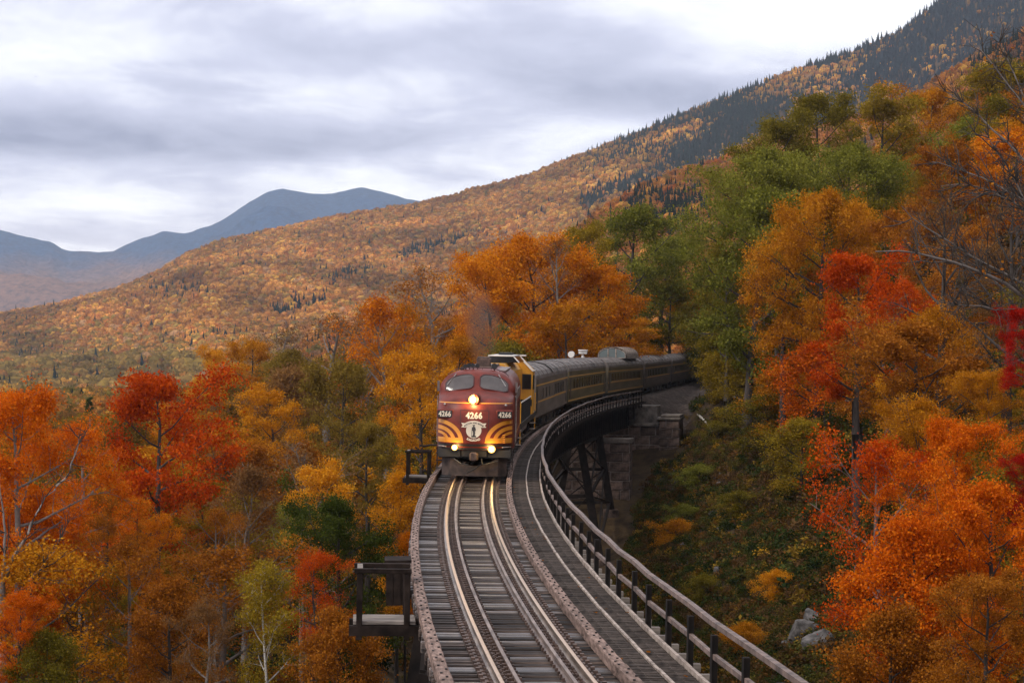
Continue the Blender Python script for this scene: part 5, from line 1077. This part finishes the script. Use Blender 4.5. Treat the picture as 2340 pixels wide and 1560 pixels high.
# ------------------------------------------------------------------ the trees one can tell apart
BL = 'broadleaf trees on the near slopes'
for spec in [
    # left of the bridge, near
    ('maple_tree', 45, 885, 400, 70, 'maple_n2', 'dorange', 'big orange maple with forked bare limbs at the left edge', 'pale_bark'),
    ('maple_tree', 355, 842, 345, 105, 'maple_m2', 'redorange', 'tall vivid red maple above the left valley', 'bark'),
    ('maple_tree', 190, 955, 230, 84, 'loose_n', 'dorange', 'thin orange maple between the big orange and the red maple', 'pale_bark'),
    ('maple_tree', 630, 878, 150, 132, 'maple_m1', 'gold', 'small golden maple right of the tall red maple', 'bark'),
    ('oak_tree', 780, 822, 260, 138, 'maple_m2', 'obrown', 'olive brown spreading tree with dark trunk left of the locomotive', 'bark'),
    ('maple_tree', 885, 676, 190, 168, 'loose_m', 'orange', 'loose orange tree rising highest left of the smoke', 'pale_bark'),
    ('ash_tree', 1000, 604, 250, 200, 'bare_m', 'rust', 'rust brown nearly bare tree left of the big orange maple', 'pale_bark'),
    ('ash_tree', 745, 715, 220, 195, 'bare_m', 'brown', 'brown nearly bare tree at the left valley rim', 'pale_bark'),
    ('maple_tree', 965, 790, 190, 122, 'maple_m1', 'gold', 'golden orange tree directly beside the locomotive cab', 'bark'),
    ('maple_tree', 1030, 770, 140, 150, 'maple_m3', 'amber', 'amber tree directly behind the maroon cab roof', 'bark'),
    ('birch_tree', 905, 1078, 120, 85, 'birch_n', 'gold', 'slender golden tree left of the deck below the small platform', 'bark'),
    ('oak_tree', 780, 1100, 260, 78, 'maple_n1', 'dgreen', 'dark green leafy tree left of the trestle', 'bark'),
    ('oak_tree', 690, 1150, 150, 82, 'loose_n', 'green', 'thin grey green tree left of the dark green one', 'pale_bark'),
    ('maple_tree', 735, 1055, 180, 92, 'maple_m1', 'gold', 'bright golden crown behind the dark green tree', 'bark'),
    ('maple_tree', 715, 1252, 150, 66, 'loose_n', 'redorange', 'small red orange maple below the dark green tree', 'bark'),
    ('birch_tree', 612, 1285, 150, 62, 'birch_n', 'yolive', 'yellow birch with thin white trunk at the bottom edge', 'birch_bark'),
    ('oak_tree', 495, 1150, 170, 86, 'loose_n', 'rust', 'thin rust brown tree right of the red maple trunk', 'pale_bark'),
    ('oak_tree', 190, 1235, 200, 75, 'maple_n1', 'yolive', 'olive yellow tree below the two orange maples', 'bark'),
    ('maple_tree', 40, 1330, 150, 60, 'maple_n1', 'dorange', 'low deep orange maple in the lower left corner', 'bark'),
    ('oak_tree', 300, 1215, 250, 70, 'loose_n', 'rust', 'broken topped rust tree with pale stem below the red maple', 'pale_bark'),
    ('oak_tree', 105, 1435, 170, 60, 'bushy_n', 'olive', 'dark olive tree in the lower left corner', 'bark'),
    ('maple_tree', 770, 1390, 200, 60, 'bushy_n', 'rust', 'dark rust tree beside the bridge at the bottom', 'bark'),
    ('maple_tree', 925, 1215, 70, 78, 'birch_n', 'orange', 'narrow orange tree touching the left deck edge', 'bark'),
    ('maple_tree', 480, 1370, 170, 62, 'loose_n', 'brown', 'brown thin tree behind the yellow birch', 'pale_bark'),
    ('maple_tree', 390, 1320, 190, 66, 'bushy_n', 'rust', 'full rust orange tree at bottom left of the yellow birch', 'bark'),
    ('oak_tree', 560, 1060, 180, 100, 'loose_m', 'brown', 'grey brown sparse tree between the red maple and the dark green tree', 'pale_bark'),
    ('oak_tree', 840, 960, 170, 104, 'maple_m2', 'obrown', 'brown olive tree just left of the small platform', 'bark'),
    ('maple_tree', 320, 1120, 150, 88, 'maple_n1', 'orange', 'low orange crown under the left side of the red maple', 'bark'),
    ('maple_tree', 245, 1130, 150, 80, 'maple_n2', 'rust', 'rust maple under the thin orange maple', 'bark'),
    ('maple_tree', 85, 1090, 200, 73, 'maple_n1', 'dorange', 'deep orange lower crown at the left edge', 'bark'),
    # further left, at the valley rim
    ('maple_tree', 500, 790, 120, 235, 'maple_m1', 'gold', 'golden crown at the valley rim above the red maple', 'bark'),
    ('oak_tree', 575, 775, 170, 225, 'maple_m2', 'amber', 'amber gold crown at the valley rim', 'bark'),
    ('ash_tree', 650, 742, 170, 230, 'bare_m', 'brown', 'bare brown tree at the valley rim', 'pale_bark'),
    ('ash_tree', 840, 700, 150, 205, 'bare_m', 'rust', 'rust bare tree below the loose orange tree', 'pale_bark'),
    ('maple_tree', 940, 690, 130, 180, 'loose_m', 'amber', 'amber loose tree left of the smoke', 'pale_bark'),
    ('maple_tree', 690, 800, 150, 180, 'maple_m3', 'obrown', 'tan brown tree behind the olive brown tree', 'bark'),
    # behind the train
    ('maple_tree', 1225, 538, 350, 182, 'big_m', 'gorange', 'huge bright orange maple behind the train', 'bark'),
    ('maple_tree', 1130, 580, 200, 176, 'maple_m1', 'gorange', 'orange maple forming the left part of the big orange clump behind the train', 'bark'),
    ('maple_tree', 1375, 610, 210, 185, 'maple_m3', 'gorange', 'orange maple above the dome car', 'bark'),
    ('oak_tree', 1335, 503, 160, 205, 'maple_m1', 'yolive', 'yellow olive crown at top of the orange clump', 'bark'),
    ('oak_tree', 1425, 472, 240, 226, 'maple_m3', 'green', 'tall green tree right of the orange clump', 'bark'),
    ('oak_tree', 1510, 525, 230, 236, 'maple_m1', 'green', 'green tree above the dark brown coaches', 'bark'),
    ('oak_tree', 1585, 540, 170, 250, 'maple_m2', 'yolive', 'olive green tree at the notch left of the big green crown', 'bark'),
    ('oak_tree', 1530, 640, 170, 228, 'maple_m2', 'olive', 'low olive tree behind the coaches', 'bark'),
    ('oak_tree', 1640, 742, 120, 226, 'hedgy_m', 'dgreen', 'dark green tree hiding the tail of the train', 'bark'),
    ('oak_tree', 1690, 700, 150, 236, 'hedgy_m', 'olive', 'olive tree right of the dark green tree at the tail of the train', 'bark'),
    ('maple_tree', 1600, 650, 150, 240, 'maple_m1', 'amber', 'low amber tree at the end of the visible train', 'bark'),
    ('ash_tree', 1278, 540, 120, 178, 'bare_m', 'brown', 'bare pale stem in front of the yellow olive crown', 'pale_bark'),
    ('maple_tree', 1290, 690, 200, 172, 'maple_m2', 'amber', 'low amber tree just above the train roofs', 'bark'),
    ('maple_tree', 1440, 720, 150, 200, 'maple_m1', 'amber', 'dark amber tree behind the dome', 'bark'),
    # right slope
    ('oak_tree', 1765, 345, 340, 172, 'big_m', 'green', 'large sage green crown at the skyline right of the notch', 'bark'),
    ('oak_tree', 1930, 335, 330, 178, 'big_m', 'green', 'large sage green crown right beside its twin', 'bark'),
    ('oak_tree', 1705, 430, 270, 160, 'maple_m3', 'green', 'green tree lower left of the sage crowns', 'bark'),
    ('oak_tree', 1660, 560, 170, 168, 'maple_m1', 'olive', 'dark olive tree over the last visible coach', 'bark'),
    ('oak_tree', 1750, 255, 220, 208, 'maple_m1', 'olive', 'dark olive crown at the left end of the right skyline', 'bark'),
    ('oak_tree', 1870, 208, 240, 220, 'maple_m2', 'olive', 'olive crown topping the right skyline', 'bark'),
    ('oak_tree', 2010, 212, 230, 228, 'maple_m1', 'yolive', 'olive gold crown on the right skyline', 'bark'),
    ('oak_tree', 2130, 196, 220, 236, 'maple_m2', 'amber', 'amber olive crown on the right skyline', 'bark'),
    ('oak_tree', 2245, 150, 210, 244, 'maple_m3', 'yolive', 'olive yellow crown high at the right edge', 'bark'),
    ('oak_tree', 2340, 128, 190, 246, 'maple_m1', 'olive', 'olive crown in the upper right corner', 'bark'),
    ('maple_tree', 1875, 440, 300, 136, 'big_m', 'amber', 'rounded orange brown maple in front of the sage crowns', 'bark'),
    ('maple_tree', 1790, 520, 170, 140, 'maple_m1', 'rust', 'rust tree left of the rounded orange brown maple', 'bark'),
    ('maple_tree', 2170, 325, 220, 152, 'maple_m2', 'rust', 'rust orange maple below the skyline at right', 'bark'),
    ('maple_tree', 2290, 288, 220, 154, 'maple_m1', 'orange', 'orange maple below the skyline at the right edge', 'bark'),
    ('maple_tree', 1955, 572, 250, 100, 'maple_m2', 'redorange', 'brilliant red orange maple in the middle of the right slope', 'bark'),
    ('maple_tree', 2075, 622, 150, 103, 'maple_n1', 'redorange', 'red orange side crown right of the brilliant maple', 'bark'),
    ('birch_tree', 1785, 676, 170, 165, 'hedgy_m', 'yolive', 'yellow olive birch left of the brilliant maple', 'birch_bark'),
    ('birch_tree', 1672, 752, 140, 190, 'bushy_m', 'yolive', 'yellow green low tree beside the last coaches', 'bark'),
    ('maple_tree', 1860, 780, 190, on_slope(1860, 780, 8.5), 'bushy_m', 'dorange', 'orange maple below the brilliant red orange one', 'bark'),
    ('oak_tree', 1968, 806, 150, on_slope(1968, 806, 8.5), 'bushy_m', 'dgreen', 'small dark green tree among the orange maples', 'bark'),
    ('maple_tree', 2160, 690, 230, 90, 'loose_n', 'amber', 'amber yellow loose tree right of the brilliant maple', 'bark'),
    ('ash_tree', 2150, 430, 250, 92, 'bare_n', 'brown', 'bare brown twiggy tree at upper right', 'bark'),
    ('ash_tree', 2300, 420, 260, 84, 'bare_n', 'brown', 'bare brown twiggy tree at the right edge', 'bark'),
    ('maple_tree', 2345, 700, 160, 56, 'maple_n2', 'red', 'crimson maple crown cut by the right edge', 'bark'),
    ('maple_tree', 2352, 1030, 150, 50, 'maple_n2', 'red', 'lower crimson maple at the right edge', 'bark'),
    ('maple_tree', 2120, 880, 220, 72, 'maple_n1', 'amber', 'amber maple above the near orange maples', 'bark'),
    ('maple_tree', 2262, 845, 190, 74, 'maple_n2', 'amber', 'golden amber maple near the right edge', 'bark'),
    ('maple_tree', 2005, 985, 330, 54, 'loose_n', 'redorange', 'near red orange maple leaning over the ravine', 'pale_bark'),
    ('maple_tree', 2180, 960, 300, 51, 'maple_n2', 'dorange', 'near full orange maple at right', 'bark'),
    ('maple_tree', 2275, 1060, 300, 47, 'maple_n1', 'dorange', 'near orange maple at the right edge', 'bark'),
    ('maple_tree', 2085, 1180, 300, 48, 'bushy_n', 'dorange', 'near orange maple low over the boulders', 'bark'),
    ('maple_tree', 2040, 1385, 260, 45, 'bushy_n', 'rust', 'rust orange bush maple at the bottom right', 'bark'),
    ('maple_tree', 2250, 1300, 300, 43, 'maple_n2', 'rust', 'rust orange maple in the lower right corner', 'bark'),
    ('maple_tree', 1830, 955, 160, on_slope(1830, 955, 6), 'bushy_m', 'yolive', 'yellow olive tree at the edge of the open slope', 'bark'),
    ('oak_tree', 1750, 900, 150, on_slope(1750, 900, 5), 'bushy_m', 'olive', 'dark olive tree behind the yellow green shrub', 'bark'),
    ('shrub', 1655, 800, 130, on_slope(1655, 800, 5, 120, 230), 'bushy_m', 'yolive', 'yellow green bush at the top of the open bank', 'bark'),
    ('shrub', 1720, 815, 150, on_slope(1720, 815, 5.5, 110, 220), 'bushy_m', 'yolive', 'tall yellow olive bush under the sage green trees', 'bark'),
    ('shrub', 1790, 840, 160, on_slope(1790, 840, 6, 90, 200), 'bushy_m', 'amber', 'amber bush left of the near maples', 'bark'),
    ('oak_tree', 1720, 640, 180, 176, 'maple_m2', 'olive', 'olive tree above the yellow green shrub', 'bark'),
    ('maple_tree', 2200, 500, 200, 118, 'maple_m1', 'rust', 'rust tree behind the bare twiggy trees', 'bark'),
    ('maple_tree', 2060, 480, 190, 128, 'maple_m3', 'rust', 'rust tree right of the rounded orange brown maple', 'bark'),
    ('maple_tree', 2310, 560, 190, 110, 'maple_m2', 'brown', 'brown tree behind the bare trees at the right edge', 'bark'),
]:
    tree(spec[0], spec[1], spec[2], spec[3], spec[4], spec[5], spec[6], spec[7], 'shrub' if spec[0] == 'shrub' else 'tree', bark=spec[8], hmin=2.5, hmax=30)
# shrubs on the open slope
for (px, py, wpx, d, hue, lab) in [(1545, 1185, 130, 92, 'amber', 'golden brown shrub low on the open ravine slope'), (1775, 1300, 100, 74, 'gold', 'yellow leaved shrub beside the grey boulder'), (1610, 1310, 90, 80, 'olive', 'olive shrub low on the ravine slope'), (1690, 1120, 110, 100, 'olive', 'dark olive shrub high on the ravine slope'), (1600, 1060, 110, 124, 'green', 'green shrub below the abutment'), (1560, 1150, 90, 108, 'green', 'dark green shrub under the abutment slope'), (1640, 960, 100, 150, 'olive', 'olive shrub right of the abutment'), (1700, 1420, 100, 66, 'amber', 'amber shrub behind the near railing')]:
    dd = on_slope(px, py, 1.9, 45 if d < 85 else 60) or d
    tree('shrub', px, py, wpx * .9, dd, 'shrub_m' if dd > 85 else 'shrub_n', hue, lab, 'shrub', hmin=1.2, hmax=6)
for i, (px, py, d) in enumerate([(315, 890, 300), (352, 905, 290), (385, 893, 305), (200, 908, 300)]):
    tree('spruce_tree', px, py, 30, d, 'pine_m', 'dgreen', 'dark spruce standing among orange trees on the valley floor at left', 'tree', 'dark spruces on the valley floor', hmin=3, hmax=16)
# the rest of the wood: individual trees that only their place tells apart
SKY = np.array([(-200, 905), (0, 930), (250, 920), (450, 830), (600, 800), (700, 760), (850, 730), (960, 700), (1080, 620), (1100, 580), (1470, 560), (1600, 590), (1640, 380), (1700, 300), (1900, 240), (2100, 225), (2340, 170), (2600, 120)], float)
placed = [(o.location.x, o.location.y) for o in C.objects if o.get('category') in ('tree', 'shrub')]
ZONES = {
 'left_near': (('rust', 'amber', 'orange', 'brown', 'olive', 'yolive'), (.22, .2, .16, .17, .15, .1)),
 'left_far': (('amber', 'brown', 'rust', 'gold', 'obrown', 'orange'), (.2, .26, .2, .06, .2, .08)),
 'mid_far': (('olive', 'green', 'amber', 'yolive', 'orange'), (.3, .25, .2, .15, .1)),
 'right_far': (('olive', 'amber', 'yolive', 'rust', 'green'), (.28, .24, .2, .14, .14)),
 'right_near': (('amber', 'orange', 'rust', 'olive', 'yolive', 'brown'), (.26, .22, .2, .14, .1, .08)),
}
ZL_ = {'left_near': ('broadleaf tree in mixed rust and amber wood left of the trestle', 'wood left of the trestle'), 'left_far': ('distant brown and amber tree on the left valley side beyond the trestle', 'wood on the left valley side'),
       'mid_far': ('tree in the dim wood behind the train', 'wood behind the train'), 'right_far': ('tree high on the right slope behind the sage green crowns', 'wood high on the right slope'), 'right_near': ('autumn tree in the wood on the near right slope', 'wood on the near right slope')}
fill = []; fr = random.Random(21); tries = 0; cnt = 0; want = 205
while cnt < want and tries < 30000:
    tries += 1; px = fr.uniform(-140, 2480); d = 46 + 296 * fr.random() ** 1.25; x = (px - 1170) / FPX * d; rel = x - float(tx(d))
    if -9 < rel < 5 or (rel > 0 and rel < (13 if d < 172 else 7)): continue
    if rel > 0 and d < 110 and rel < 16: continue
    right_ = rel > 0
    if any((x - a) ** 2 + (d - b) ** 2 < (3.4 if d < 110 else 4.6) ** 2 for a, b in placed): continue
    gz = float(hnear(x, d)); H = fr.uniform(8, 14) * (1.15 if d > 150 else 1); zt = gz + H; py = 780 - FPX * (zt - CAM_H) / d; wpx = fr.uniform(5.5, 8.5) / d * FPX
    sk = min(np.interp(px + k * wpx * .4, SKY[:, 0], SKY[:, 1]) for k in (-1, 0, 1)) if False else max(np.interp(px + k * wpx * .45, SKY[:, 0], SKY[:, 1]) for k in (-1, 0, 1))
    if py < sk + 12:
        py = sk + fr.uniform(12, 60); zt = CAM_H - (py - 780) / FPX * d; H = zt - gz
        if H < 4.5: continue
    # keep the train, deck and open slope in view
    if not right_ and px + wpx / 2 > 915 and d < float(np.interp(px, [900, 1000, 1300, 1480, 1620], [75, 95, 150, 185, 240])) and py < 1560: continue
    if right_ and d < 210 and px - wpx / 2 < 1640: continue
    if right_ and d < 140 and px - wpx / 2 < 1870: continue
    if py > 1600: continue
    # do not stand in front of the trees picked out above
    if d < 62 and px < 900: continue
    if d < 106 and 170 < px < 660 and py < 1190: continue
    if d < 100 and px < 640 and py < 1000: continue
    if d < 160 and right_ and py < 620: continue
    zone = ('left_near' if d < 150 else ('left_far' if px < 1080 else 'mid_far')) if not right_ else ('right_far' if d > 150 else 'right_near')
    if not right_ and d > 150 and px > 1080: zone = 'mid_far'
    hs, ws = ZONES[zone]; hue = fr.choices(hs, ws)[0]; near = d < 88
    pr = fr.choice(['maple_n1', 'bushy_n', 'loose_n', 'loose_n']) if near else fr.choice(['maple_m1', 'maple_m2', 'maple_m3', 'loose_m', 'bushy_m', 'bushy_m'])
    if hue == 'brown' and fr.random() < .6: pr = 'bare_n' if near else 'bare_m'
    form = {'maple_n1': 'full', 'maple_n2': 'spreading', 'loose_n': 'thin', 'birch_n': 'slender', 'maple_m1': 'full', 'maple_m2': 'spreading', 'maple_m3': 'tall', 'loose_m': 'thin', 'birch_m': 'slender', 'bushy_n': 'bushy', 'bushy_m': 'bushy', 'bare_n': 'nearly bare', 'bare_m': 'nearly bare'}[pr]
    word = {'rust': 'rust', 'amber': 'amber', 'orange': 'orange', 'brown': 'brown', 'olive': 'olive', 'obrown': 'tan brown', 'yolive': 'yellow olive', 'gold': 'golden', 'green': 'green'}[hue]
    if zone == 'left_near': place = ('at the left edge under the big orange maple' if px < 200 else 'around the foot of the tall red maple' if px < 430 else 'between the red maple and the yellow birch' if px < 620 else 'near the dark green tree left of the deck')
    elif zone == 'left_far': place = ('on the valley side beyond the left orange maple' if px < 250 else 'on the valley side beyond the tall red maple' if px < 520 else 'on the valley rim above the olive brown tree' if px < 800 else 'behind the locomotive and its smoke')
    elif zone == 'mid_far': place = 'in the dim wood behind the coaches'
    elif zone == 'right_far': place = ('above the last coaches' if px < 1750 else 'on the right skyline behind the sage crowns' if px < 2100 else 'high at the right edge of the slope')
    else: place = 'in the near right wood below the bare twiggy trees'
    fill.append((px, py, wpx * (.7 if 'birch' in pr else 1), d, pr, hue, '%s %s tree %s' % (form, word, place), ZL_[zone][1], fr.choice(['bark', 'bark', 'pale_bark'])))
    placed.append((x, d)); cnt += 1
from collections import defaultdict
by = defaultdict(list)
for f_ in fill: by[f_[6]].append(f_)
ORD = ['leftmost', 'second from left', 'third from left', 'fourth from left', 'fifth from left', 'sixth from left']
for lab, fs_ in by.items():
    fs_.sort(key=lambda f_: f_[0])
    for i, f_ in enumerate(fs_):
        lb = lab if len(fs_) == 1 else '%s, %s' % (lab, ORD[i] if len(fs_) <= 6 else ORD[0])
        if len(fs_) > 6: lb = lab
        tree('broadleaf_tree', f_[0], f_[1], f_[2], f_[3], f_[4], f_[5], lb, 'tree', f_[7], bark=f_[8], hmin=3.5, hmax=24)
print('trees', NTREE[0], 'filler', cnt)

# the bare limbs that reach in from the right edge
def limb_tree(px, py_base, d, label, seed, limbs, base_r, nb=30):
    r = np.random.default_rng(seed); x0 = (px - 1170) / FPX * d; gz = float(hnear(x0, d)) - .2; big = []; rad = []; sm = []; smr = []; tip = []
    b0 = np.array([x0, d, gz]); 
    for (pa, pb, pc, r0) in limbs:
        ctl = [np.array(P(*pa)), np.array(P(*pb)), np.array(P(*pc))]; t = np.linspace(0, 1, 12)[:, None]; p = (1 - t) ** 2 * ctl[0] + 2 * t * (1 - t) * ctl[1] + t * t * ctl[2]; p[1:-1] += np.cumsum(r.normal(size=(10, 3)) * .035, 0); big.append(p); rad.append(r0 * .52 * np.linspace(1, .2, 12))
        for k in range(nb):
            f = .15 + .83 * r.random(); i = min(10, int(f * 11)); c = p[i]; dd = (p[i + 1] - p[i]); dd /= np.linalg.norm(dd); dd = dd + r.normal(size=3) * .55 + np.array([0, 0, .25]); l_ = r.uniform(.5, 1.9) * (1.1 - f * .5); q = [c]
            for s_ in range(4): dd = dd / np.linalg.norm(dd) + r.normal(size=3) * .16 + np.array([0, 0, .05]); q.append(q[-1] + dd / np.linalg.norm(dd) * l_ / 4)
            sm.append(np.array(q)); smr.append(np.linspace(.024, .011, 5))
            for u in range(3):
                c2_ = q[1 + r.integers(0, 3)]; d2 = dd + r.normal(size=3) * .7; q2 = [c2_]
                for s_ in range(2): d2 = d2 / np.linalg.norm(d2) + r.normal(size=3) * .2; q2.append(q2[-1] + d2 / np.linalg.norm(d2) * l_ / 4)
                sm.append(np.array(q2 + [q2[-1] + (q2[-1] - q2[-2]) * .6])); smr.append(np.linspace(.013, .008, 4)); tip.append(q2[-1])
    st = np.array([b0, b0 + (big[0][0] - b0) * .5 + np.array([.2, 0, 0]), big[0][0]]); big.append(np.array([st[0] + (st[1] - st[0]) * t_ if t_ <= 1 else st[1] + (st[2] - st[1]) * (t_ - 1) for t_ in np.linspace(0, 2, 7)])); rad.append(base_r * .6 * np.linspace(1.2, .8, 7))
    o = empty('bare_tree', (x0, d, gz), label=label, cat='tree')
    V, F = tube_np(big, rad, 8); V2, F2 = tube_np(sm, smr, 4) if False else (None, None)
    link('trunk', np_mesh('trunk', V - b0, F, True), M['pale_bark'], o)
    vs = []; fs = []; off = 0
    for n_ in (5, 4):
        g = [(a, b) for a, b in zip(sm, smr) if len(a) == n_]
        v, f = tube_np([a for a, b in g], [b for a, b in g], 4); vs.append(v); fs.append(f + off); off += len(v)
    link('twigs', np_mesh('twigs', np.concatenate(vs) - b0, np.concatenate(fs), True), M['bark'], o, kind='stuff')
    tip = np.array(tip); ii = r.choice(len(tip), len(tip) // 6); v, f = leaf_quads(np.repeat(tip[ii], 2, 0) + r.normal(size=(len(ii) * 2, 3)) * .1, .10, r); link('crown', np_mesh('crown', v - b0, f, False, r.random(len(f))), LEAF['rust'], o)
limb_tree(2440, 1000, 58, 'leaning tree whose long bare limbs arch in from the right edge', 3, [((2440, 760, 58), (2230, 560, 57), (2000, 575, 56), .17), ((2430, 700, 58), (2260, 600, 57.5), (2060, 470, 57), .12), ((2440, 790, 58), (2300, 690, 57), (2170, 690, 56), .10), ((2420, 560, 58), (2300, 430, 58.5), (2150, 425, 58), .09), ((2430, 620, 58), (2330, 420, 58), (2240, 300, 58), .09)], .26)
limb_tree(2470, 900, 66, 'bare twigged tree against the dark mountain in the upper right corner', 9, [((2470, 520, 66), (2340, 330, 66), (2130, 190, 66), .13), ((2470, 470, 66), (2380, 280, 66), (2210, 80, 66), .12), ((2470, 500, 66), (2360, 250, 66), (2290, 60, 66), .11), ((2470, 560, 66), (2300, 400, 66), (2130, 370, 66), .10), ((2470, 460, 66), (2400, 300, 66), (2345, 40, 66), .09)], .22)
# fork of pale bare limbs in the orange maple at the left edge
limb_tree(-10, 1500, 66, 'pale forked bare trunk inside the orange foliage at the left edge', 14, [((5, 1330, 66), (60, 1230, 66), (125, 1120, 66), .17), ((125, 1120, 66), (165, 1080, 66), (180, 985, 66), .09), ((5, 1340, 66), (15, 1200, 66), (0, 1080, 66), .14), ((60, 1330, 66), (105, 1300, 66), (150, 1215, 66), .07)], .24, 7)

# ------------------------------------------------------------------ boulders, a log, stones, birds
def boulder(px, py, d, size, label, seed):
    d = on_slope(px, py, size[2] * .35) or d; r = np.random.default_rng(seed); bm = bmesh.new(); bmesh.ops.create_icosphere(bm, subdivisions=4, radius=1); x = (px - 1170) / FPX * d; gz = float(hnear(x, d)); pl = r.normal(size=(11, 3)); pl /= np.linalg.norm(pl, axis=1)[:, None]
    for v in bm.verts:
        c = np.array(v.co); c /= np.linalg.norm(c); m_ = 1.3
        for p in pl:
            k = c @ p
            if k > .1: m_ = min(m_, .80 / k)
        c = c * m_ + r.normal(size=3) * .012; v.co = Vector((c[0] * size[0], c[1] * size[1], c[2] * size[2]))
    me = bpy.data.meshes.new('boulder'); bm.to_mesh(me); bm.free(); p = P(px, py, d)
    link('boulder', me, M['rock'], None, (x, d, p.z), (r.normal() * .2, r.normal() * .2, r.random() * 6), label=label, cat='boulder')
boulder(1835, 1455, 69, (.85, .8, .75), 'grey cracked boulder left of the near orange maple', 1); boulder(1880, 1470, 68, (.75, .7, .7), 'dark undercut boulder right of the grey one', 2); boulder(1858, 1420, 70, (.6, .6, .62), 'upright grey boulder on top of the pile', 3); boulder(1800, 1480, 67, (.5, .5, .35), 'low grey boulder left of the pile', 4)
boulder(1640, 1310, 84, (.45, .4, .35), 'small grey rock on the ravine slope', 5); boulder(1632, 1175, 112, (.6, .5, .4), 'grey rock high on the ravine slope', 6)
q = MB(); r = random.Random(4); a = P(1750, 1530, 62); b = P(1880, 1500, 64); a.z = float(hnear(a.x, a.y)) + .22; b.z = float(hnear(b.x, b.y)) + .22; q.tube([a.lerp(b, t) + Vector((0, 0, r.uniform(-.03, .03))) for t in np.linspace(0, 1, 7)], [.12, .115, .12, .10, .095, .09, .07], 9); lg = q.build('fallen_log', M['birch_bark'], None); tag(lg, 'pale fallen log lying below the boulders', 'log')
pts = [P(a_, b_, on_slope(a_, b_, h_)) for a_, b_, h_ in ((1675, 905, 1.6), (1745, 930, 1.0), (1800, 962, .5), (1832, 972, .15))]; q = MB(); q.tube(pts, [.05, .08, .10, .11], 8); q.tube([pts[1], pts[1] + Vector((-.3, -.2, .8))], [.04, .015], 6); lg = q.build('fallen_branch', M['pale_bark'], None); tag(lg, 'pale dead branch sticking out of the yellow green shrub', 'branch')
q = MB(); pp = [P(1595, 918, 176), P(1610, 935, 172), P(1625, 962, 168), P(1640, 985, 164)]
for p in pp: p.z = float(hnear(p.x, p.y)) + .12
q.tube(pp, [.12, .11, .10, .06], 8); lg = q.build('fallen_log', M['birch_bark'], None); tag(lg, 'pale broken log on the bank right of the abutment', 'log')
rs = []
for s_ in range(3): rs.append(stone_me(.5, .45, .36, 50 + s_))
i = 0
for k in range(46):
    px, d = random.uniform(1475, 1650), random.uniform(118, 168); p = P(px, 0, d); rel = p.x - float(tx(d))
    if rel < 5: continue
    s = random.uniform(.4, 1.1); link('stone', rs[k % 3], M['rock'], None, (p.x, p.y, float(hnear(p.x, p.y)) + .08 * s), (random.random(), random.random(), random.random() * 6), (s, s, s), label='loose grey stone scattered on the bank below the abutment', cat='stone', group='loose stones on the ravine bank')
for (px, py, lab, s) in ((82, 176, 'tiny dark bird in the clouds at upper left, the highest', .9), (166, 386, 'tiny dark bird in the clouds over the blue hills, the middle one', .8), (88, 434, 'tiny dark bird in the clouds at left, the lowest', .7)):
    p = P(px, py, 300); o = empty('bird', p, (0, 0, 1.0), (s * .4,) * 3, label=lab, cat='bird', group='birds in the sky'); q = MB(); q.tube([(0, -.5, 0), (0, -.35, .03), (0, 0, .02), (0, .3, 0), (0, .55, -.02)], [.02, .09, .12, .08, .02], 8); q.build('body', M['ink'], o)
    for s2 in (-1, 1):
        q = MB(); q.v = [(0, -.15, .05), (s2 * .5, -.2, .28), (s2 * 1.05, .02, .18), (s2 * .5, .08, .26), (0, .16, .05), (0, 0, .02), (s2 * .5, -.06, .24)]; q.f = [(0, 1, 3, 4), (1, 2, 3), (4, 3, 6, 5), (5, 6, 1, 0), (1, 6, 2), (6, 3, 2)]; q.build('wing', M['ink'], o)
# fallen leaves on the walkway
q = MB(); r = random.Random(9)
for k in range(26):
    d = 27 + 40 * r.random() ** 1.5; p = at(d, r.choice([1.6, 1.9, 2.0, 2.2, 2.4, 2.55]), -.09); a = r.random() * 6; s = r.uniform(.035, .07); q.add([p + Vector((math.cos(a + t) * s * e_, math.sin(a + t) * s * e_, .008 + .02 * (j % 2))) for j, (t, e_) in enumerate(((0, 1), (1.2, .6), (2.5, 1), (3.6, .6), (5, .9)))], [(0, 1, 2, 3, 4)])
tag(q.build('fallen_leaves', LEAF['amber'], None), 'few amber leaves lying on the walkway gratings', kind='stuff')

# ------------------------------------------------------------------ the air
if HAZE:
    q = MB(); q.box((0, 4500, 780), (9000, 10600, 1720)); hm = bpy.data.materials.new('air'); hm.use_nodes = True; t = hm.node_tree; t.nodes.clear(); o_ = t.nodes.new('ShaderNodeOutputMaterial'); v_ = t.nodes.new('ShaderNodeVolumePrincipled'); t.links.new(v_.outputs[0], o_.inputs['Volume'])
    v_.inputs['Color'].default_value = (.74, .83, 1.0, 1); v_.inputs['Density'].default_value = HAZE_D; v_.inputs['Anisotropy'].default_value = 0.0
    tag(q.build('haze', hm, None), 'thin pale autumn haze filling the valley air', kind='stuff')
